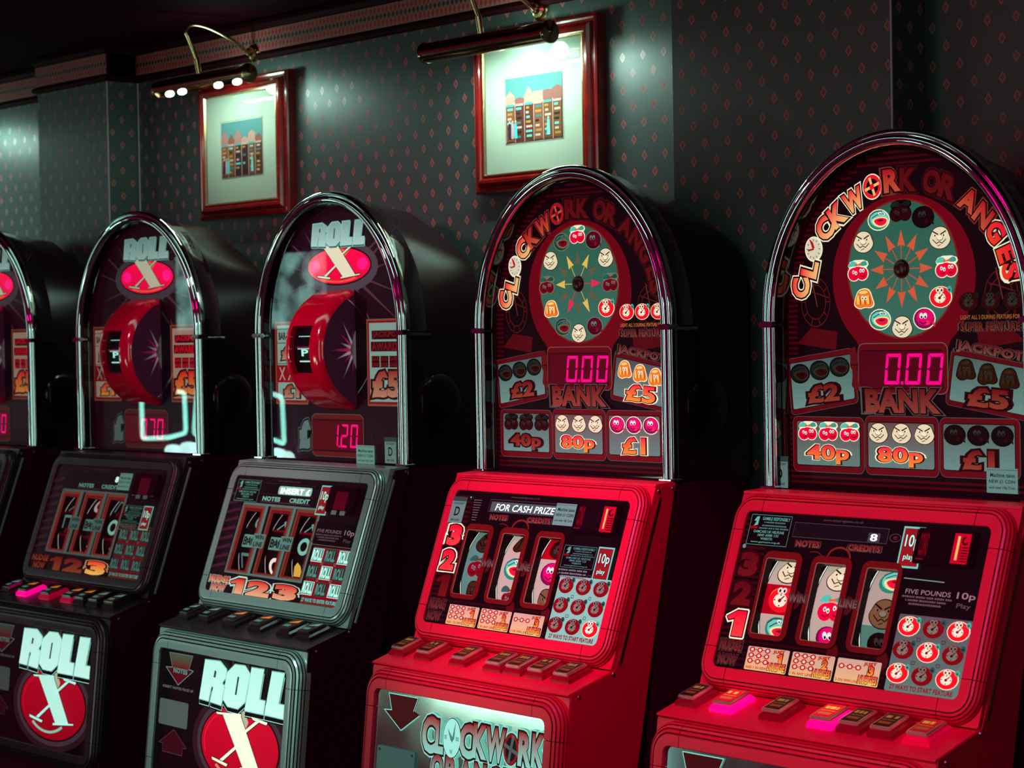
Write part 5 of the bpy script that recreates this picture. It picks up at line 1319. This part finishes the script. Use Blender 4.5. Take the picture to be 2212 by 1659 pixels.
# ------------------------------------------------------------------ framed pictures
def picture(cx, label, scene_kind):
    r = bpy.data.objects.new('framed_picture', None); COL.objects.link(r); r.location = (cx, WY, 2.0117); tag(r, label, 'picture', 'framed prints on the wallpaper')
    def M(u, v, w_=0): return Vector((u, -.004-w_, v))
    W2, H2 = .2065, .1835
    def sweep(name, prof, m):
        vs, fs = [], []; K = len(prof)
        for sx, sz in ((-1, -1), (1, -1), (1, 1), (-1, 1)):
            for s_, t_ in prof: vs.append(M(sx*(W2-s_), sz*(H2-s_), t_))
        for i in range(4):
            j = (i+1) % 4
            for k in range(K-1): fs.append((i*K+k, j*K+k, j*K+k+1, i*K+k+1))
        return mesh(name, vs, fs, r, m)
    sweep('frame_moulding', [(0, -.004), (0, .019), (.0015, .0235), (.006, .0255), (.0105, .0245), (.0125, .0215), (.0145, .0215), (.018, .0285), (.024, .0335), (.030, .0345), (.0335, .0325), (.0345, .0295), (.0375, .0290)], M_mahog)
    sweep('gilt_slip', [(.0370, .0285), (.0385, .0320), (.0415, .0320), (.0440, .0270)], M_gilt)
    A = Art(lambda u, v, w_=0: M(u, v, w_+.0250)); A.rect(-.1635, -.1405, .1635, .1405, lin(178, 182, 164), .0, 0)
    A.box(-.0960, -.0790, .0995, .0730, .0012, .0005, lin(140, 110, 104), .02, .0004); A.build('mount_board', r, m=M_paper)
    A = Art(lambda u, v, w_=0: M(u, v, w_+.0250)); x0, x1, z0, z1 = -.0925, .0960, -.0755, .0695; g = .0
    A.rect(x0, z0, x1, z1, lin(90, 50, 46), g, .0008); A.rect(x0, .018, x1, z1, lin(84, 128, 128), g, .0010)
    rnd = random.Random(scene_kind)
    n_ = 6; wd = (x1-x0)/n_
    for i in range(n_):
        a_ = x0+wd*i; h_ = .02+.02*rnd.random()
        A.poly([(a_, .008), (a_+wd, .008), (a_+wd, h_), (a_+wd/2, h_+.022*rnd.random()), (a_, h_)], [lin(170, 110, 104), lin(140, 80, 74), lin(96, 160, 156), lin(186, 132, 120)][rnd.randrange(4)], g, .0013)
        A.rect(a_+wd*.08, z0+.004, a_+wd*.92, .008, [lin(96, 40, 20), lin(120, 66, 30), lin(60, 30, 34), lin(134, 70, 40)][rnd.randrange(4)], g, .0014)
        for k in range(7):
            zz = z0+.010+k*.0105; A.rect(a_+wd*(.15+.1*rnd.random()), zz, a_+wd*(.5+.35*rnd.random()), zz+.005, [lin(90, 190, 190), lin(176, 120, 60), lin(40, 20, 30), lin(190, 160, 150), lin(60, 110, 110)][rnd.randrange(5)], g, .0018)
        A.rect(a_, z0, a_+.0022, .014, lin(196, 150, 140), g, .0020); A.rect(a_+wd*.1, .006, a_+wd*.9, .011, [lin(60, 150, 150), lin(190, 150, 140)][i % 2], g, .0020)
    for x, c in ((x0+.014, lin(60, 30, 60)), (x0+.024, lin(190, 150, 150)), (x0+.034, lin(80, 180, 190)), (x1-.045, lin(120, 190, 190))):
        A.disc(x, -.028, .0035, .0035, lin(190, 150, 130), g, .0024, n_=10); A.poly([(x-.006, -.066), (x+.006, -.066), (x+.004, -.032), (x-.004, -.032)], c, g, .0024)
    A.build('print', r, m=M_paper)
    mesh('picture_glass', [M(-.163, -.140, .0290), M(.163, -.140, .0290), M(.163, .140, .0290), M(-.163, .140, .0290)], [(0, 1, 2, 3)], r, M_glass)
picture(-1.5751, 'mahogany framed street print hanging above the two crescent drum machines, left of the pair', 5)
picture(-.4247, 'mahogany framed shopfront print hanging behind the second machine from the right', 11)

# ------------------------------------------------------------------ brass picture lights
def picture_light(cx, cz, label, y=.155, power=9, closed=True, wide=True):
    r = bpy.data.objects.new('picture_light', None); COL.objects.link(r); r.location = (cx, WY, cz); tag(r, label, 'picture light', 'brass picture lights')
    yy = y-WY; L_ = .206; rad = .0225
    # open-bottomed tube shade with a slit towards the wall
    a0, a1 = (math.radians(2), math.radians(292)) if closed else (math.radians(-50), math.radians(212)); n_ = 28; vs, fs = [], []
    for x in (-L_, L_):
        for rr_ in (rad, rad-.0015):
            for i in range(n_+1):
                a_ = a0+(a1-a0)*i/n_+math.radians(0); vs.append((x, yy-rr_*cos(a_+PI/2-.0)*1.0 if False else yy+rr_*cos(a_), rr_*sin(a_)))
    K = n_+1
    for i in range(n_):
        fs += [(i, i+1, 2*K+i+1, 2*K+i), (K+i, 3*K+i, 3*K+i+1, K+i+1)]
    fs += [(0, 2*K, 3*K, K), (n_, K+n_, 3*K+n_, 2*K+n_)]
    mesh('shade_tube', vs, fs, r, M_darkbrass, True)
    for sx in (-1, 1):
        lathe('end_cap', [(rad+.001, -.004), (rad+.0025, 0), (rad+.002, .004), (rad-.006, .006), (.008, .0075), (.0075, .011), (.002, .012)], (sx*L_, yy, 0), (sx, 0, 0), r, M_darkbrass, 28)
    for k in range(3 if wide else 4):
        x = (-.13+.13*k) if wide else (-.165, -.105, .065, .150)[k]
        lathe('bulb', [(.003, -.016), (.0075, -.011), (.009, 0), (.0075, .011), (.003, .016)], (x, yy+.004, -.004 if closed else -.0160), (1, 0, 0), r, M_bulb, 14)
    # neck, swan arm and wall rose
    nk = -.012
    tube('neck', [(nk, yy-.003, rad-.002), (nk, yy-.010, rad+.036), (nk, yy-.0105, rad+.038), (nk, yy-.040, rad+.100)], .006, r, M_brass, 12, rs=[.0072, .0072, .0052, .0048])
    P0, P1, P2, P3 = Vector((nk, yy-.040, rad+.100)), Vector((nk, yy-.045, rad+.150)), Vector((0, yy+.07, rad+.110)), Vector((0, -.024, rad+.062))
    arm = [P0*(1-t)**3+P1*3*t*(1-t)**2+P2*3*t*t*(1-t)+P3*t**3 for t in [i/24 for i in range(25)]]
    tube('swan_arm', arm, .0048, r, M_brass, 12)
    lathe('wall_rose', [(.026, 0), (.026, .004), (.021, .008), (.019, .012), (.012, .015), (.010, .024), (.003, .027)], (0, 0, rad+.064), (0, -1, 0), r, M_brass, 28)
    l_ = bpy.data.lights.new('picture_light_lamp', 'AREA'); l_.shape = 'RECTANGLE'; l_.size = .36; l_.size_y = .02; l_.energy = power; l_.color = (.62, 1, .86)
    lo = bpy.data.objects.new('picture_light_lamp', l_); COL.objects.link(lo); lo.parent = r; lo.location = (0, yy+.010, -.022)
    lo.rotation_euler = (math.radians(10), 0, 0)
    s_ = bpy.data.lights.new('mount_fill', 'SPOT'); s_.energy = power*.22; s_.color = (.5, 1, .78); s_.spot_size = math.radians(42); s_.spot_blend = 1; s_.shadow_soft_size = .03  # added fill spot brightening the mount board and the wall around it
    so = bpy.data.objects.new('mount_fill', s_); COL.objects.link(so); so.parent = r; so.location = (.62, -.62, .10); so.rotation_euler = (Vector((0, 0, -.18))-so.location).to_track_quat('-Z', 'Y').to_euler()
    p_ = bpy.data.lights.new('picture_light_bulb_glow', 'POINT'); p_.energy = power*.5; p_.color = (.5, 1, .85); p_.shadow_soft_size = .02
    po = bpy.data.objects.new('picture_light_bulb_glow', p_); COL.objects.link(po); po.parent = r; po.location = (0, yy+.045, 0)
    return r
picture_light(-.4247, 2.1430, 'brass tube picture light over the shopfront print, nearer the camera', power=2.6)
picture_light(-1.544, 2.172, 'brass picture light with bare bulbs over the street print, in the middle of the wall', power=1.5, closed=False, wide=False)
picture_light(-3.10, 2.172, 'brass picture light beyond the left edge of the view', power=1.1)

# ------------------------------------------------------------------ neon sign across the room, seen mirrored in the glass of the drum machines
M_neon = mat('neon_tube', (.6, 1, .9), .3, emis=(.35, 1.0, .85), es=11)
M_shade = mat('lit_shade', (.8, 1, .95), .4, emis=(.6, 1.0, .95), es=12)
M_litpanel = mat('lit_panel', (.4, .6, .55), .5, emis=(.45, 1.0, .88), es=2.6)
n, l, b = nodes(M_litpanel)
tc = n.new('ShaderNodeTexCoord'); no = n.new('ShaderNodeTexNoise'); no.inputs['Scale'].default_value = 9; no.inputs['Detail'].default_value = 3; l.new(tc.outputs['Object'], no.inputs['Vector'])
mr = n.new('ShaderNodeMapRange'); mr.inputs['From Min'].default_value = .36; mr.inputs['From Max'].default_value = .66; mr.inputs['To Min'].default_value = .3; mr.inputs['To Max'].default_value = 4.5
l.new(no.outputs['Fac'], mr.inputs['Value']); l.new(mr.outputs[0], b.inputs['Emission Strength'])
ns = bpy.data.objects.new('neon_sign', None); COL.objects.link(ns); ns.location = (-3.5, -1.5, 0)
tag(ns, 'neon sign with lit panel across the room, mirrored in the drum machines glass', 'sign')
def sgn(*p): return [Vector((x+3.5, 0, z)) for x, z in p]
def rounded(pts, r=.018):
    out = [pts[0]]
    for a_, b_, c_ in zip(pts, pts[1:], pts[2:]):
        p0 = b_+(a_-b_).normalized()*r; p1 = b_+(c_-b_).normalized()*r
        out += [p0*(1-t)**2+b_*2*t*(1-t)+p1*t*t for t in (0, .25, .5, .75, 1)]
    return out+[pts[-1]]
bevbox('back_board', -.42, .45, -.060, -.034, 1.02, 1.50, ns, M_black, .004)
bevbox('support_post', -.03, .03, -.12, -.060, 0, 1.45, ns, M_black, .004)
tube('neon_tube', rounded(sgn((-3.875, 1.285), (-3.873, 1.140), (-3.70, 1.148), (-3.588, 1.168), (-3.593, 1.318), (-3.630, 1.320))), .0085, ns, M_neon, 10)
tube('neon_tube', rounded(sgn((-3.43, 1.325), (-3.513, 1.323), (-3.536, 1.165), (-3.46, 1.150), (-3.342, 1.127), (-3.350, 1.298), (-3.42, 1.31))), .0085, ns, M_neon, 10)
for i, (x, wd, z) in enumerate(((-3.665, .075, 1.100), (-3.565, .085, 1.112), (-3.475, .06, 1.112), (-3.385, .085, 1.088), (-3.315, .04, 1.078))):
    lathe('lit_shade', [(.004, -wd/2), (.020, -wd*.38), (.024, 0), (.021, wd*.36), (.005, wd/2)], (x+3.5, .004, z), (1, 0, 0), ns, M_shade, 12)
lb = bpy.data.objects.new('light_box', None); COL.objects.link(lb); lb.location = (-4.95, -2.62, 0)
tag(lb, 'tall glowing light box farther across the room than the neon sign', 'light box')
bevbox('lit_panel', -.27, .27, 0, .02, 1.56, 1.90, lb, M_litpanel, .003)
bevbox('housing', -.29, .29, -.06, 0, 1.54, 1.92, lb, M_black, .004)
bevbox('support_post', -.03, .03, -.05, -.01, 0, 1.54, lb, M_black, .004)
